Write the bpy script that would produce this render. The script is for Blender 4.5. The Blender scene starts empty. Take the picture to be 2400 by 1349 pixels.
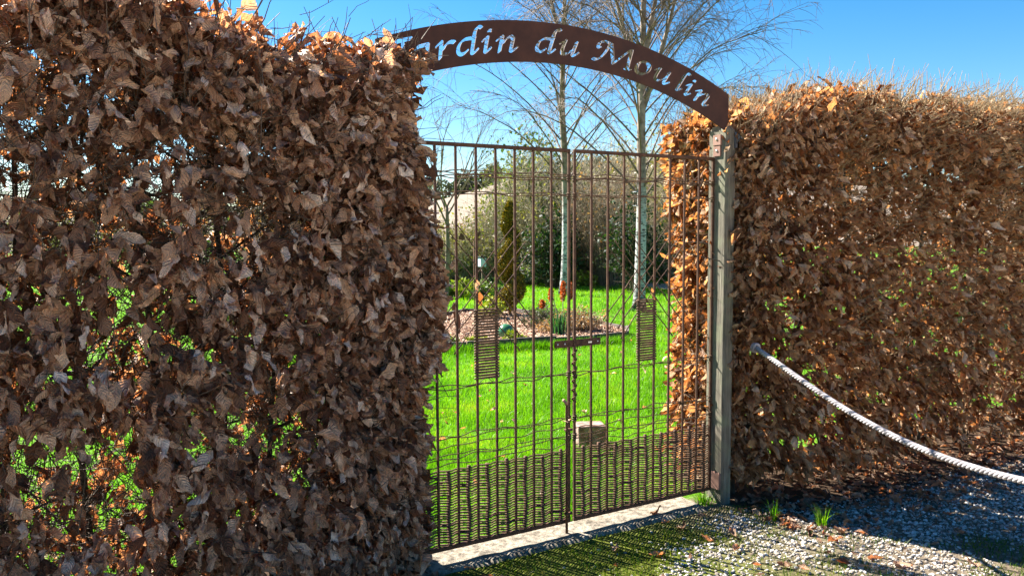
import bpy, bmesh, math, random
import numpy as np
from mathutils import Vector, Matrix, noise as mnoise

R_ = math.radians
scene = bpy.context.scene
COL = scene.collection
random.seed(7)
rng = np.random.default_rng(7)

# ------------------------------------------------------------------ camera
# metres; origin under the middle of the gate, +x along the gate to the right, +y into the garden
CAM = np.array([-2.395, -3.4175, 1.60])
YAW, PITCH, ROLL, FPX = 0.53716, 0.07114, -0.00484, 1886.1
cd = bpy.data.cameras.new('camera'); cam = bpy.data.objects.new('camera', cd); COL.objects.link(cam)
cd.sensor_fit = 'HORIZONTAL'; cd.sensor_width = 36.0; cd.lens = FPX / 2400 * 36.0
cd.clip_start = 0.05; cd.clip_end = 3000
_fw = Vector((math.sin(YAW) * math.cos(PITCH), math.cos(YAW) * math.cos(PITCH), -math.sin(PITCH)))
_r = Vector((math.cos(YAW), -math.sin(YAW), 0)); _u = _r.cross(_fw)
_r2 = _r * math.cos(ROLL) + _u * math.sin(ROLL); _u2 = -_r * math.sin(ROLL) + _u * math.cos(ROLL)
m3 = Matrix((_r2, _u2, -_fw)).transposed()
cam.matrix_world = Matrix.Translation(CAM) @ m3.to_4x4()
scene.camera = cam

# ------------------------------------------------------------------ sky, sun, exposure
SUN_L = Vector((0.38, -0.92, -0.86)).normalized()          # direction the sunlight travels
elev = math.asin(-SUN_L.z); az = math.atan2(-SUN_L.x, -SUN_L.y)
world = bpy.data.worlds.new('World'); scene.world = world; world.use_nodes = True
nt = world.node_tree; nt.nodes.clear()
sky = nt.nodes.new('ShaderNodeTexSky'); sky.sky_type = 'NISHITA'; sky.sun_disc = False
sky.sun_elevation = elev; sky.sun_rotation = az
sky.air_density = 1.0; sky.dust_density = 0.2; sky.ozone_density = 3.0; sky.altitude = 60
bg = nt.nodes.new('ShaderNodeBackground'); bg.inputs['Strength'].default_value = 0.05
wo = nt.nodes.new('ShaderNodeOutputWorld')
hsv = nt.nodes.new('ShaderNodeHueSaturation'); hsv.inputs['Saturation'].default_value = 1.42; hsv.inputs['Value'].default_value = 0.82
nt.links.new(sky.outputs[0], hsv.inputs['Color']); nt.links.new(hsv.outputs[0], bg.inputs[0]); nt.links.new(bg.outputs[0], wo.inputs[0])
sl = bpy.data.lights.new('sun', 'SUN'); sl.energy = 5.0; sl.angle = R_(0.53); sl.color = (1.0, 0.94, 0.84)
so = bpy.data.objects.new('sun', sl); COL.objects.link(so)
so.rotation_euler = (-SUN_L).to_track_quat('Z', 'Y').to_euler(); so.location = (-8, 12, 14)
vs = scene.view_settings
vs.view_transform = 'Standard'; vs.look = 'None'; vs.exposure = 2.3; vs.gamma = 1.0; vs.use_curve_mapping = False
scene.cycles.max_bounces = 10; scene.cycles.transmission_bounces = 6; scene.cycles.diffuse_bounces = 5
scene.cycles.use_denoising = True

# ------------------------------------------------------------------ helpers
def mesh_np(name, V, F, uv=None, tint=None, smooth=True):
    """mesh from arrays; F is (n,3) or (n,4), or a list of such arrays; tint one value per vertex, uv per vertex"""
    if isinstance(F, list): Fs = [f for f in F if len(f)]
    else: Fs = [F]
    me = bpy.data.meshes.new(name)
    V = np.ascontiguousarray(V, np.float32)
    me.vertices.add(len(V)); me.vertices.foreach_set('co', V.ravel())
    li = np.concatenate([f.ravel() for f in Fs]).astype(np.int32)
    lt = np.concatenate([np.full(len(f), f.shape[1], np.int32) for f in Fs])
    ls = np.concatenate([[0], np.cumsum(lt)[:-1]]).astype(np.int32)
    me.loops.add(len(li)); me.loops.foreach_set('vertex_index', li)
    me.polygons.add(len(lt)); me.polygons.foreach_set('loop_start', ls); me.polygons.foreach_set('loop_total', lt)
    if smooth: me.polygons.foreach_set('use_smooth', np.ones(len(lt), bool))
    if uv is not None:
        ul = me.uv_layers.new(name='UVMap'); ul.data.foreach_set('uv', np.ascontiguousarray(uv[li], np.float32).ravel())
    if tint is not None:
        at = me.attributes.new('tint', 'FLOAT', 'POINT'); at.data.foreach_set('value', np.ascontiguousarray(tint, np.float32))
    me.update(); me.validate()
    return me

def link(name, me, mat=None, parent=None, loc=None):
    o = bpy.data.objects.new(name, me); COL.objects.link(o)
    if me is not None and mat is not None and not me.materials: me.materials.append(mat)
    if parent is not None: o.parent = parent
    if loc is not None: o.location = loc
    return o

def tag(o, label=None, cat=None, group=None, kind=None):
    if label: o['label'] = label
    if cat: o['category'] = cat
    if group: o['group'] = group
    if kind: o['kind'] = kind
    return o

def thing(name, label, cat, loc=(0, 0, 0), group=None):
    o = bpy.data.objects.new(name, None); COL.objects.link(o); o.location = loc
    o.empty_display_size = 0.2
    return tag(o, label, cat, group)

def part(name, me, mat, parent, kind=None, label=None):
    """child whose mesh is given in world coordinates"""
    o = link(name, me, mat, parent)
    if parent is not None:
        base = Vector(parent.location)
        if parent.parent is not None: base = base + Vector(parent.parent.location)
        o.location = -base
    if kind: o['kind'] = kind
    if label: o['label'] = label
    return o

def box_arr(x0, x1, y0, y1, z0, z1):
    V = np.array([(x, y, z) for z in (z0, z1) for y in (y0, y1) for x in (x0, x1)], float)
    F = np.array([(0, 2, 3, 1), (4, 5, 7, 6), (0, 1, 5, 4), (2, 6, 7, 3), (0, 4, 6, 2), (1, 3, 7, 5)])
    return V, F

def bevel_box(name, x0, x1, y0, y1, z0, z1, bev=0.003, seg=2, jitter=0.0, sub=0):
    bm = bmesh.new()
    vs_ = [bm.verts.new(v) for v in box_arr(x0, x1, y0, y1, z0, z1)[0]]
    for f in box_arr(x0, x1, y0, y1, z0, z1)[1]: bm.faces.new([vs_[i] for i in f])
    bmesh.ops.recalc_face_normals(bm, faces=bm.faces)
    if sub: bmesh.ops.subdivide_edges(bm, edges=bm.edges[:], cuts=sub, use_grid_fill=True)
    if bev and not sub: bmesh.ops.bevel(bm, geom=bm.edges[:], offset=bev, segments=seg, affect='EDGES')
    if jitter:
        for v in bm.verts: v.co += mnoise.noise_vector(v.co * 9) * jitter
    me = bpy.data.meshes.new(name); bm.to_mesh(me); bm.free()
    return me

def tubes(P, R, S=3):
    """P (N,K,3) point chains, R (N,K) radii -> verts, quads of N tubes with S sides"""
    P = np.asarray(P, float); R = np.asarray(R, float)
    N, K, _ = P.shape
    T = np.empty_like(P); T[:, 1:-1] = P[:, 2:] - P[:, :-2]; T[:, 0] = P[:, 1] - P[:, 0]; T[:, -1] = P[:, -1] - P[:, -2]
    T /= np.linalg.norm(T, axis=2, keepdims=True) + 1e-9
    D = P[:, -1] - P[:, 0]; D /= np.linalg.norm(D, axis=1, keepdims=True) + 1e-9
    ref = np.where(np.abs(D[:, 2:3]) > 0.85, np.array([[1., 0.13, 0]]), np.array([[0.05, 0.1, 1.]]))
    ref = np.repeat(ref[:, None, :], K, 1)
    A = np.cross(T, ref); A /= np.linalg.norm(A, axis=2, keepdims=True) + 1e-9
    B = np.cross(T, A)
    ang = np.arange(S) * 2 * np.pi / S
    V = P[:, :, None, :] + R[:, :, None, None] * (A[:, :, None, :] * np.cos(ang)[None, None, :, None] + B[:, :, None, :] * np.sin(ang)[None, None, :, None])
    idx = np.arange(N * K * S).reshape(N, K, S)
    a = idx[:, :-1, :]; b = np.roll(a, -1, 2); c = idx[:, 1:, :]; d = np.roll(c, -1, 2)
    F = np.stack([a, b, d, c], -1).reshape(-1, 4)
    return V.reshape(-1, 3), F

def one_tube(name, pts, rad, S=6, caps=True):
    pts = np.asarray(pts, float); rad = np.broadcast_to(np.asarray(rad, float), (len(pts),))
    V, F = tubes(pts[None], rad[None], S)
    Fs = [F]
    if caps:
        n = len(pts)
        V = np.vstack([V, pts[0], pts[-1]])
        i = np.arange(S); j = (i + 1) % S
        Fs.append(np.stack([j, i, np.full(S, n * S)], 1)); b = (n - 1) * S
        Fs.append(np.stack([b + i, b + j, np.full(S, n * S + 1)], 1))
    return mesh_np(name, V, Fs)

class Bag:
    """collects arrays of geometry into one mesh"""
    def __init__(s): s.V = []; s.F = []; s.n = 0; s.t = []
    def add(s, V, F, tint=0.5):
        s.V.append(V); s.F.append(F + s.n); s.n += len(V); s.t.append(np.broadcast_to(np.asarray(tint, float), (len(V),)))
    def mesh(s, name, smooth=True):
        return mesh_np(name, np.vstack(s.V), s.F, tint=np.concatenate(s.t), smooth=smooth)

def nrm(a): return a / (np.linalg.norm(a, axis=-1, keepdims=True) + 1e-9)

def bez(p, n=14):
    p = np.asarray(p, float); t = np.linspace(0, 1, n)[:, None]
    if len(p) == 2: return p[0] * (1 - t) + p[1] * t
    if len(p) == 3: return p[0] * (1 - t) ** 2 + 2 * p[1] * t * (1 - t) + p[2] * t ** 2
    return p[0] * (1 - t) ** 3 + 3 * p[1] * t * (1 - t) ** 2 + 3 * p[2] * t * t * (1 - t) + p[3] * t ** 3

SY, CY_ = math.sin(YAW), math.cos(YAW)
def stand(side, dist, z=0.0):
    """ground position `dist` metres ahead of where the photographer stood, `side` metres to the right per metre ahead"""
    return np.array([CAM[0] + dist * (SY + CY_ * side), CAM[1] + dist * (CY_ - SY * side), z])

# ------------------------------------------------------------------ materials
def mat(name):
    m = bpy.data.materials.new(name); m.use_nodes = True
    nt = m.node_tree; nt.nodes.clear()
    out = nt.nodes.new('ShaderNodeOutputMaterial')
    return m, nt, out
def N(nt, t, **kw):
    n = nt.nodes.new(t)
    for k, v in kw.items():
        if k in n.inputs.keys(): n.inputs[k].default_value = v
        else: setattr(n, k, v)
    return n
def ramp(nt, stops):
    n = nt.nodes.new('ShaderNodeValToRGB'); e = n.color_ramp.elements
    while len(e) < len(stops): e.new(0.5)
    for el, (p, c) in zip(e, stops): el.position = p; el.color = (*c, 1)
    return n
def math_n(nt, op, a, b=None):
    n = nt.nodes.new('ShaderNodeMath'); n.operation = op
    for i, x in enumerate((a, b)):
        if x is None: continue
        if isinstance(x, (int, float)): n.inputs[i].default_value = x
        else: nt.links.new(x, n.inputs[i])
    return n.outputs[0]
def mixc(nt, fac, a, b, blend='MIX'):
    n = nt.nodes.new('ShaderNodeMix'); n.data_type = 'RGBA'; n.blend_type = blend
    for sock, x in ((n.inputs[0], fac), (n.inputs[6], a), (n.inputs[7], b)):
        if isinstance(x, (int, float)): sock.default_value = x
        elif isinstance(x, tuple): sock.default_value = (*x, 1)
        else: nt.links.new(x, sock)
    return n.outputs[2]

def leaf_mat(name, stops, trans=0.4, tcol=(0.5, 0.16, 0.03), veins=True, rough=0.55, tgain=1.0, spec=0.25):
    m, nt, out = mat(name)
    at = N(nt, 'ShaderNodeAttribute', attribute_name='tint')
    cr = ramp(nt, stops); nt.links.new(at.outputs['Fac'], cr.inputs[0])
    tc = N(nt, 'ShaderNodeTexCoord')
    no = N(nt, 'ShaderNodeTexNoise', Scale=55.0, Detail=3.0); nt.links.new(tc.outputs['Object'], no.inputs['Vector'])
    sh = ramp(nt, [(0.3, (0.62, 0.6, 0.58)), (0.7, (1.25, 1.22, 1.2))]); nt.links.new(no.outputs[0], sh.inputs[0])
    col = mixc(nt, 1.0, cr.outputs[0], sh.outputs[0], 'MULTIPLY')
    pb = N(nt, 'ShaderNodeBsdfPrincipled'); pb.inputs['Roughness'].default_value = rough
    pb.inputs['Specular IOR Level'].default_value = spec
    nt.links.new(col, pb.inputs['Base Color'])
    tr = N(nt, 'ShaderNodeBsdfTranslucent')
    tcx = mixc(nt, 1.0, col, (tcol[0] * 4 * tgain, tcol[1] * 4 * tgain, tcol[2] * 4 * tgain), 'MULTIPLY')
    nt.links.new(tcx, tr.inputs['Color'])
    if veins:
        uv = N(nt, 'ShaderNodeUVMap'); sp = N(nt, 'ShaderNodeSeparateXYZ'); nt.links.new(uv.outputs[0], sp.inputs[0])
        au = math_n(nt, 'ABSOLUTE', math_n(nt, 'SUBTRACT', math_n(nt, 'MULTIPLY', sp.outputs[0], 2.0), 1.0))
        ph = math_n(nt, 'SUBTRACT', math_n(nt, 'MULTIPLY', sp.outputs[1], 50.0), math_n(nt, 'MULTIPLY', au, 13.0))
        wv = math_n(nt, 'SINE', ph)
        rid = math_n(nt, 'MULTIPLY', math_n(nt, 'LESS_THAN', au, 0.07), 1.5)
        h = math_n(nt, 'ADD', wv, rid)
        h = math_n(nt, 'ADD', h, math_n(nt, 'MULTIPLY', no.outputs[0], 2.0))
        bu = N(nt, 'ShaderNodeBump', Strength=0.7, Distance=0.0025); nt.links.new(h, bu.inputs['Height'])
        nt.links.new(bu.outputs[0], pb.inputs['Normal']); nt.links.new(bu.outputs[0], tr.inputs['Normal'])
    mx = N(nt, 'ShaderNodeMixShader'); mx.inputs[0].default_value = trans
    nt.links.new(pb.outputs[0], mx.inputs[1]); nt.links.new(tr.outputs[0], mx.inputs[2]); nt.links.new(mx.outputs[0], out.inputs[0])
    return m

def solid_mat(name, c1, c2, scale=12.0, rough=0.8, bump=0.3, dist=0.004, detail=6.0, stretch=(1, 1, 1), c3=None, metallic=0.0, spec=0.3, contrast=(0.35, 0.65)):
    m, nt, out = mat(name)
    tc = N(nt, 'ShaderNodeTexCoord'); mp = N(nt, 'ShaderNodeMapping'); mp.inputs['Scale'].default_value = stretch
    nt.links.new(tc.outputs['Object'], mp.inputs[0])
    no = N(nt, 'ShaderNodeTexNoise', Scale=scale, Detail=detail, Roughness=0.65); nt.links.new(mp.outputs[0], no.inputs['Vector'])
    st = [(contrast[0], c1), (contrast[1], c2)]
    if c3: st = [(contrast[0], c1), (0.5, c2), (contrast[1], c3)]
    cr = ramp(nt, st); nt.links.new(no.outputs[0], cr.inputs[0])
    pb = N(nt, 'ShaderNodeBsdfPrincipled'); pb.inputs['Roughness'].default_value = rough; pb.inputs['Metallic'].default_value = metallic
    pb.inputs['Specular IOR Level'].default_value = spec
    nt.links.new(cr.outputs[0], pb.inputs['Base Color'])
    n2 = N(nt, 'ShaderNodeTexNoise', Scale=scale * 5, Detail=4.0); nt.links.new(mp.outputs[0], n2.inputs['Vector'])
    hh = math_n(nt, 'ADD', no.outputs[0], math_n(nt, 'MULTIPLY', n2.outputs[0], 0.5))
    bu = N(nt, 'ShaderNodeBump', Strength=bump, Distance=dist); nt.links.new(hh, bu.inputs['Height']); nt.links.new(bu.outputs[0], pb.inputs['Normal'])
    nt.links.new(pb.outputs[0], out.inputs[0])
    return m

M_LEAF_A = leaf_mat('dry_beech_leaf', [(0.0, (0.13, 0.06, 0.03)), (0.3, (0.32, 0.19, 0.12)), (0.6, (0.53, 0.35, 0.225)), (0.85, (0.67, 0.49, 0.34)), (1.0, (0.74, 0.64, 0.54))],
                    trans=0.30, tcol=(0.43, 0.235, 0.115), tgain=1.0, rough=0.5, spec=0.4)
M_LEAF_B = leaf_mat('dry_beech_leaf_warm', [(0.0, (0.16, 0.07, 0.03)), (0.3, (0.34, 0.195, 0.095)), (0.6, (0.50, 0.33, 0.18)), (0.85, (0.60, 0.44, 0.27)), (1.0, (0.70, 0.59, 0.43))],
                    trans=0.38, tcol=(0.43, 0.245, 0.115))
M_TWIG = solid_mat('hedge_twig', (0.055, 0.04, 0.03), (0.13, 0.095, 0.065), scale=20, rough=0.7)
M_SHOOT = solid_mat('shoot_painted_sunlit', (0.20, 0.135, 0.065), (0.32, 0.23, 0.12), scale=20, rough=0.6)  # sunlight on the shoots is put into a lighter, golden twig colour
M_STEM = solid_mat('hedge_stem', (0.035, 0.03, 0.024), (0.09, 0.075, 0.055), scale=25, rough=0.9, bump=0.5, dist=0.006)
M_IRON = solid_mat('rusty_iron', (0.048, 0.021, 0.012), (0.115, 0.054, 0.028), scale=26, rough=0.75, bump=0.25, dist=0.001, metallic=0.1)
M_PLATE = solid_mat('weathered_steel_plate', (0.032, 0.011, 0.007), (0.062, 0.022, 0.012), scale=9, rough=0.75, bump=0.35, dist=0.001, detail=9)
M_WITHY = solid_mat('rusty_woven_rod', (0.055, 0.028, 0.016), (0.17, 0.10, 0.055), scale=30, rough=0.7, bump=0.2, dist=0.001)
M_RUSTPLATE = solid_mat('hinge_plate', (0.22, 0.12, 0.09), (0.30, 0.17, 0.13), scale=30, rough=0.8, bump=0.2, dist=0.001)
M_BOLT = solid_mat('bright_bolt', (0.45, 0.42, 0.4), (0.6, 0.57, 0.55), scale=30, rough=0.35, metallic=0.6, bump=0.05)
M_GREYMETAL = solid_mat('grey_galvanised', (0.10, 0.115, 0.13), (0.17, 0.19, 0.21), scale=30, rough=0.5, metallic=0.4, bump=0.1, dist=0.001)

def wood_mat():
    m, nt, out = mat('weathered_oak')
    tc = N(nt, 'ShaderNodeTexCoord'); mp = N(nt, 'ShaderNodeMapping'); mp.inputs['Scale'].default_value = (14, 14, 0.9)
    nt.links.new(tc.outputs['Object'], mp.inputs[0])
    no = N(nt, 'ShaderNodeTexNoise', Scale=5.0, Detail=8.0, Roughness=0.7, Distortion=0.6); nt.links.new(mp.outputs[0], no.inputs['Vector'])
    cr = ramp(nt, [(0.3, (0.04, 0.034, 0.024)), (0.5, (0.13, 0.112, 0.082)), (0.7, (0.235, 0.205, 0.155))]); nt.links.new(no.outputs[0], cr.inputs[0])
    n2 = N(nt, 'ShaderNodeTexNoise', Scale=9.0, Detail=5.0); nt.links.new(tc.outputs['Object'], n2.inputs['Vector'])
    gr = ramp(nt, [(0.48, (0, 0, 0)), (0.7, (0.55, 0.55, 0.55))]); nt.links.new(n2.outputs[0], gr.inputs[0])
    col = mixc(nt, gr.outputs[0], cr.outputs[0], (0.17, 0.19, 0.11))
    pb = N(nt, 'ShaderNodeBsdfPrincipled'); pb.inputs['Roughness'].default_value = 0.9; nt.links.new(col, pb.inputs['Base Color'])
    bu = N(nt, 'ShaderNodeBump', Strength=0.7, Distance=0.008); nt.links.new(no.outputs[0], bu.inputs['Height']); nt.links.new(bu.outputs[0], pb.inputs['Normal'])
    nt.links.new(pb.outputs[0], out.inputs[0]); return m
M_OAK = wood_mat()
M_CONCRETE = solid_mat('pebbled_concrete', (0.07, 0.058, 0.042), (0.20, 0.17, 0.13), scale=30, rough=0.95, bump=0.8, dist=0.012, detail=9, c3=(0.33, 0.29, 0.225))
M_ROPE = solid_mat('white_rope', (0.16, 0.145, 0.15), (0.42, 0.39, 0.395), scale=14, rough=0.9, bump=0.4, dist=0.002)
M_STONE = solid_mat('sand_stone', (0.13, 0.075, 0.055), (0.25, 0.16, 0.125), scale=14, rough=0.9, bump=0.6, dist=0.008, c3=(0.36, 0.28, 0.23))
M_BARK_OLD = solid_mat('shrub_bark', (0.10, 0.075, 0.05), (0.24, 0.18, 0.12), scale=10, rough=0.9)
M_BARK_PALE = solid_mat('pale_twig_bark', (0.28, 0.235, 0.15), (0.52, 0.45, 0.33), scale=10, rough=0.9)
M_MULCH = solid_mat('bark_chip', (0.16, 0.085, 0.05), (0.34, 0.215, 0.135), scale=25, rough=0.9, bump=0.6, dist=0.01, c3=(0.46, 0.33, 0.23))
M_TIMBER = solid_mat('edging_timber', (0.05, 0.042, 0.036), (0.15, 0.125, 0.105), scale=8, rough=0.9, stretch=(1, 1, 4), bump=0.4)
M_BALL = solid_mat('green_glaze', (0.03, 0.12, 0.05), (0.06, 0.2, 0.09), scale=6, rough=0.25, bump=0.05, spec=0.5)

def grass_mat(name, stops, trans=0.45, tc_=(0.26, 0.34, 0.05)):
    return leaf_mat(name, stops, trans=trans, tcol=tc_, veins=False, rough=0.45)
M_GRASS = grass_mat('lawn_blade', [(0.0, (0.05, 0.14, 0.006)), (0.45, (0.12, 0.28, 0.010)), (0.8, (0.19, 0.36, 0.018)), (1.0, (0.34, 0.36, 0.06))])
M_GRASS_OUT = grass_mat('verge_blade', [(0.0, (0.03, 0.06, 0.012)), (0.5, (0.075, 0.13, 0.018)), (1.0, (0.21, 0.21, 0.03))])
M_MOSS = grass_mat('moss', [(0.0, (0.05, 0.075, 0.008)), (0.6, (0.14, 0.17, 0.014)), (1.0, (0.26, 0.23, 0.02))], trans=0.3)

def ground_mat():
    m, nt, out = mat('garden_ground')
    tc = N(nt, 'ShaderNodeTexCoord'); sp = N(nt, 'ShaderNodeSeparateXYZ'); nt.links.new(tc.outputs['Object'], sp.inputs[0])
    n1 = N(nt, 'ShaderNodeTexNoise', Scale=1.3, Detail=6.0); nt.links.new(tc.outputs['Object'], n1.inputs['Vector'])
    n2 = N(nt, 'ShaderNodeTexNoise', Scale=34.0, Detail=6.0, Roughness=0.7); nt.links.new(tc.outputs['Object'], n2.inputs['Vector'])
    lawn = ramp(nt, [(0.3, (0.05, 0.13, 0.008)), (0.55, (0.10, 0.24, 0.012)), (0.8, (0.15, 0.28, 0.02))]); nt.links.new(n2.outputs[0], lawn.inputs[0])
    soil = ramp(nt, [(0.3, (0.06, 0.045, 0.03)), (0.55, (0.17, 0.135, 0.095)), (0.75, (0.32, 0.27, 0.205))]); nt.links.new(n2.outputs[0], soil.inputs[0])
    mossc = ramp(nt, [(0.3, (0.05, 0.06, 0.012)), (0.7, (0.13, 0.15, 0.02))]); nt.links.new(n2.outputs[0], mossc.inputs[0])
    # outside the gate: moss towards the left, gravelly soil to the right
    a = math_n(nt, 'ADD', math_n(nt, 'MULTIPLY', sp.outputs[0], -0.9), math_n(nt, 'MULTIPLY', n1.outputs[0], 1.5))
    am = N(nt, 'ShaderNodeMapRange'); am.inputs[1].default_value = -0.1; am.inputs[2].default_value = 0.55; nt.links.new(a, am.inputs[0])
    outc = mixc(nt, am.outputs[0], soil.outputs[0], mossc.outputs[0])
    ym = N(nt, 'ShaderNodeMapRange'); ym.inputs[1].default_value = 0.05; ym.inputs[2].default_value = 0.12; nt.links.new(sp.outputs[1], ym.inputs[0])
    # dry leaf mould under the hedges
    col = mixc(nt, ym.outputs[0], outc, lawn.outputs[0])
    bounce_ground = ramp(nt, [(0.3, (0.36, 0.305, 0.235)), (0.5, (0.55, 0.47, 0.38)), (0.75, (0.68, 0.60, 0.51))]); nt.links.new(n2.outputs[0], bounce_ground.inputs[0])  # pale ground added in front to bounce warm sunlight onto the hedges
    dm = N(nt, 'ShaderNodeMapRange'); dm.inputs[1].default_value = -1.5; dm.inputs[2].default_value = -2.1
    nt.links.new(math_n(nt, 'ADD', sp.outputs[1], math_n(nt, 'MULTIPLY', n1.outputs[0], 0.3)), dm.inputs[0])
    col = mixc(nt, dm.outputs[0], col, bounce_ground.outputs[0])
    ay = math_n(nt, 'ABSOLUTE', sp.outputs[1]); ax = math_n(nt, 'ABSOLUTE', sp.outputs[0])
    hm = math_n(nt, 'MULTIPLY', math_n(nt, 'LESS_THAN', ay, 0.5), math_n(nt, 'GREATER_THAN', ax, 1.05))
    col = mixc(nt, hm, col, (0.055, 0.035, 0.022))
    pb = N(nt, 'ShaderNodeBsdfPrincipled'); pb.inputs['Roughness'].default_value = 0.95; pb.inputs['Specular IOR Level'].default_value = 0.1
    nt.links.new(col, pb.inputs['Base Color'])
    bu = N(nt, 'ShaderNodeBump', Strength=0.8, Distance=0.02); nt.links.new(n2.outputs[0], bu.inputs['Height']); nt.links.new(bu.outputs[0], pb.inputs['Normal'])
    nt.links.new(pb.outputs[0], out.inputs[0]); return m
M_GROUND = ground_mat()

# ------------------------------------------------------------------ setting: ground, hill, path, threshold
V, F = [], []
def grid(x0, x1, y0, y1, nx, ny, fz):
    xs = np.linspace(x0, x1, nx); ys = np.linspace(y0, y1, ny); X, Y = np.meshgrid(xs, ys)
    Z = fz(X, Y); V = np.stack([X, Y, Z], -1).reshape(-1, 3)
    i = np.arange(nx * ny).reshape(ny, nx)
    F = np.stack([i[:-1, :-1], i[:-1, 1:], i[1:, 1:], i[1:, :-1]], -1).reshape(-1, 4)
    return V, F
V, F = grid(-900, 900, -900, 900, 61, 61, lambda X, Y: X * 0)
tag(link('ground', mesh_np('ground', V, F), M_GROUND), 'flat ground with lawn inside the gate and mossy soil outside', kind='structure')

# hill of bare pale field far behind the garden
def hill_z(X, Y):
    # ridge rising to the right as seen from the gate
    rel = np.stack([X - CAM[0], Y - CAM[1]], -1)
    dist = rel[..., 0] * SY + rel[..., 1] * CY_; side = rel[..., 0] * CY_ - rel[..., 1] * SY
    s = side / np.maximum(dist, 1)
    ridge = 10.6 + 36 * np.clip(s + 0.085, -0.2, 0.075) + 2.0 * np.sin(s * 9)
    ramp_ = np.clip((dist - 70) / 130, 0, 1); ramp_ = ramp_ * ramp_ * (3 - 2 * ramp_)
    return np.maximum(ridge, 1.5) * ramp_ - 0.05
V, F = [], []
dd = np.linspace(70, 420, 50); ss = np.linspace(-0.9, 0.9, 90)
D, S = np.meshgrid(dd, ss, indexing='ij')
X = CAM[0] + D * (SY + CY_ * S); Y = CAM[1] + D * (CY_ - SY * S); Z = hill_z(X, Y)
i = np.arange(D.size).reshape(D.shape)
F = np.stack([i[:-1, :-1], i[:-1, 1:], i[1:, 1:], i[1:, :-1]], -1).reshape(-1, 4)
M_FIELD = solid_mat('bare_field', (0.16, 0.122, 0.09), (0.23, 0.18, 0.137), scale=0.08, rough=1.0, bump=0.0, stretch=(1, 4, 1))
tag(link('hill', mesh_np('hill', np.stack([X, Y, Z], -1).reshape(-1, 3), F), M_FIELD), 'bare pale ploughed hillside far behind the garden', kind='structure')

# garden path of pale earth curving through the lawn
pc = np.array([stand(0.30, 19.6), stand(0.20, 22.2), stand(0.135, 24.0), stand(0.085, 25.6), stand(0.03, 27)])
pth = np.vstack([bez(pc[:3], 10), bez(pc[2:], 10)])[:, :2]
tn = np.gradient(pth, axis=0); tn = nrm(tn); nn = np.stack([-tn[:, 1], tn[:, 0]], 1)
Vp = np.vstack([np.c_[pth + nn * 0.75, np.full(len(pth), 0.035)], np.c_[pth - nn * 0.75, np.full(len(pth), 0.035)]])
k = np.arange(len(pth) - 1); n_ = len(pth)
M_PATH = solid_mat('path_earth', (0.30, 0.22, 0.14), (0.42, 0.33, 0.23), scale=3, rough=1.0)
tag(link('garden_path', mesh_np('garden_path', Vp, np.stack([k, k + 1, k + 1 + n_, k + n_], 1)), M_PATH), 'pale earth path crossing the lawn behind the birches', kind='structure')

def threshold():
    nx, ny = 60, 14
    V, F = grid(-1.05, 0.90, -0.125, 0.13, nx, ny, lambda X, Y: X * 0)
    for v in V:
        ed = min(v[0] + 1.05, 0.90 - v[0], v[1] + 0.125, 0.13 - v[1])
        v[2] = 0.016 + mnoise.noise(Vector((v[0] * 14, v[1] * 14, 2))) * 0.005 - (0.02 if ed < 1e-4 else 0)
        if ed < 1e-4: v[1] += mnoise.noise(Vector((v[0] * 6, v[1] * 6, 5))) * 0.02
    return mesh_np('threshold', V, F)
tag(link('threshold', threshold(), M_CONCRETE), 'narrow pebbly concrete strip under the gate', kind='structure')

# ------------------------------------------------------------------ gate posts
def make_post(x0, x1, name, label):
    root = thing(name, label, 'post', ((x0 + x1) / 2, -0.03, 0))
    bm = bmesh.new(); nz = 40
    y0, y1 = -0.10, 0.05
    prof = [(x0 + .012, y0), (x1 - .012, y0), (x1, y0 + .012), (x1, y1 - .012), (x1 - .012, y1), (x0 + .012, y1), (x0, y1 - .012), (x0, y0 + .012)]
    rings = []
    H = 2.19
    for k in range(nz + 1):
        z = -0.05 + (H + 0.05) * k / nz
        cx, cy = (x0 + x1) / 2, (y0 + y1) / 2
        s = 1.0 if k < nz else 0.72
        if k == nz - 1: z = H - 0.03
        ring = []
        for (x, y) in prof:
            p = Vector((cx + (x - cx) * s, cy + (y - cy) * s, z))
            p += mnoise.noise_vector(Vector((p.x * 8, p.y * 8, p.z * 3))) * 0.0025
            ring.append(bm.verts.new(p))
        rings.append(ring)
    for a, b in zip(rings, rings[1:]):
        for j in range(8): bm.faces.new((a[j], a[(j + 1) % 8], b[(j + 1) % 8], b[j]))
    bm.faces.new(rings[-1])
    bmesh.ops.recalc_face_normals(bm, faces=bm.faces)
    me = bpy.data.meshes.new('timber'); bm.to_mesh(me); bm.free()
    part('timber', me, M_OAK, root)
    return root
postR = make_post(0.998, 1.075, 'gate_post', 'weathered grey oak post holding the right side of the gate')
postL = make_post(-1.125, -0.998, 'gate_post', 'weathered oak post hidden in the left hedge end')
def bolt(root, x, y, z, axis='x', r=0.008):
    bm = bmesh.new(); bmesh.ops.create_uvsphere(bm, u_segments=8, v_segments=5, radius=r)
    me = bpy.data.meshes.new('bolt'); bm.to_mesh(me); bm.free()
    for p in me.polygons: p.use_smooth = True
    o = part('bolt', me, M_BOLT, root); o.location = Vector((x, y, z)) - Vector(root.location); o.scale = (0.6, 1, 1) if axis == 'x' else (1, 0.6, 1)
hp = part('hinge_plate', bevel_box('hinge_plate', 0.986, 0.9975, -0.062, 0.000, 2.078, 2.138, 0.002), M_RUSTPLATE, postR)
hp2 = part('hinge_plate', bevel_box('hinge_plate', 0.989, 0.9975, -0.056, 0.000, 2.016, 2.0765, 0.002), M_RUSTPLATE, postR)
bolt(postR, 0.985, -0.03, 2.112); bolt(postR, 0.988, -0.03, 2.048)
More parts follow.
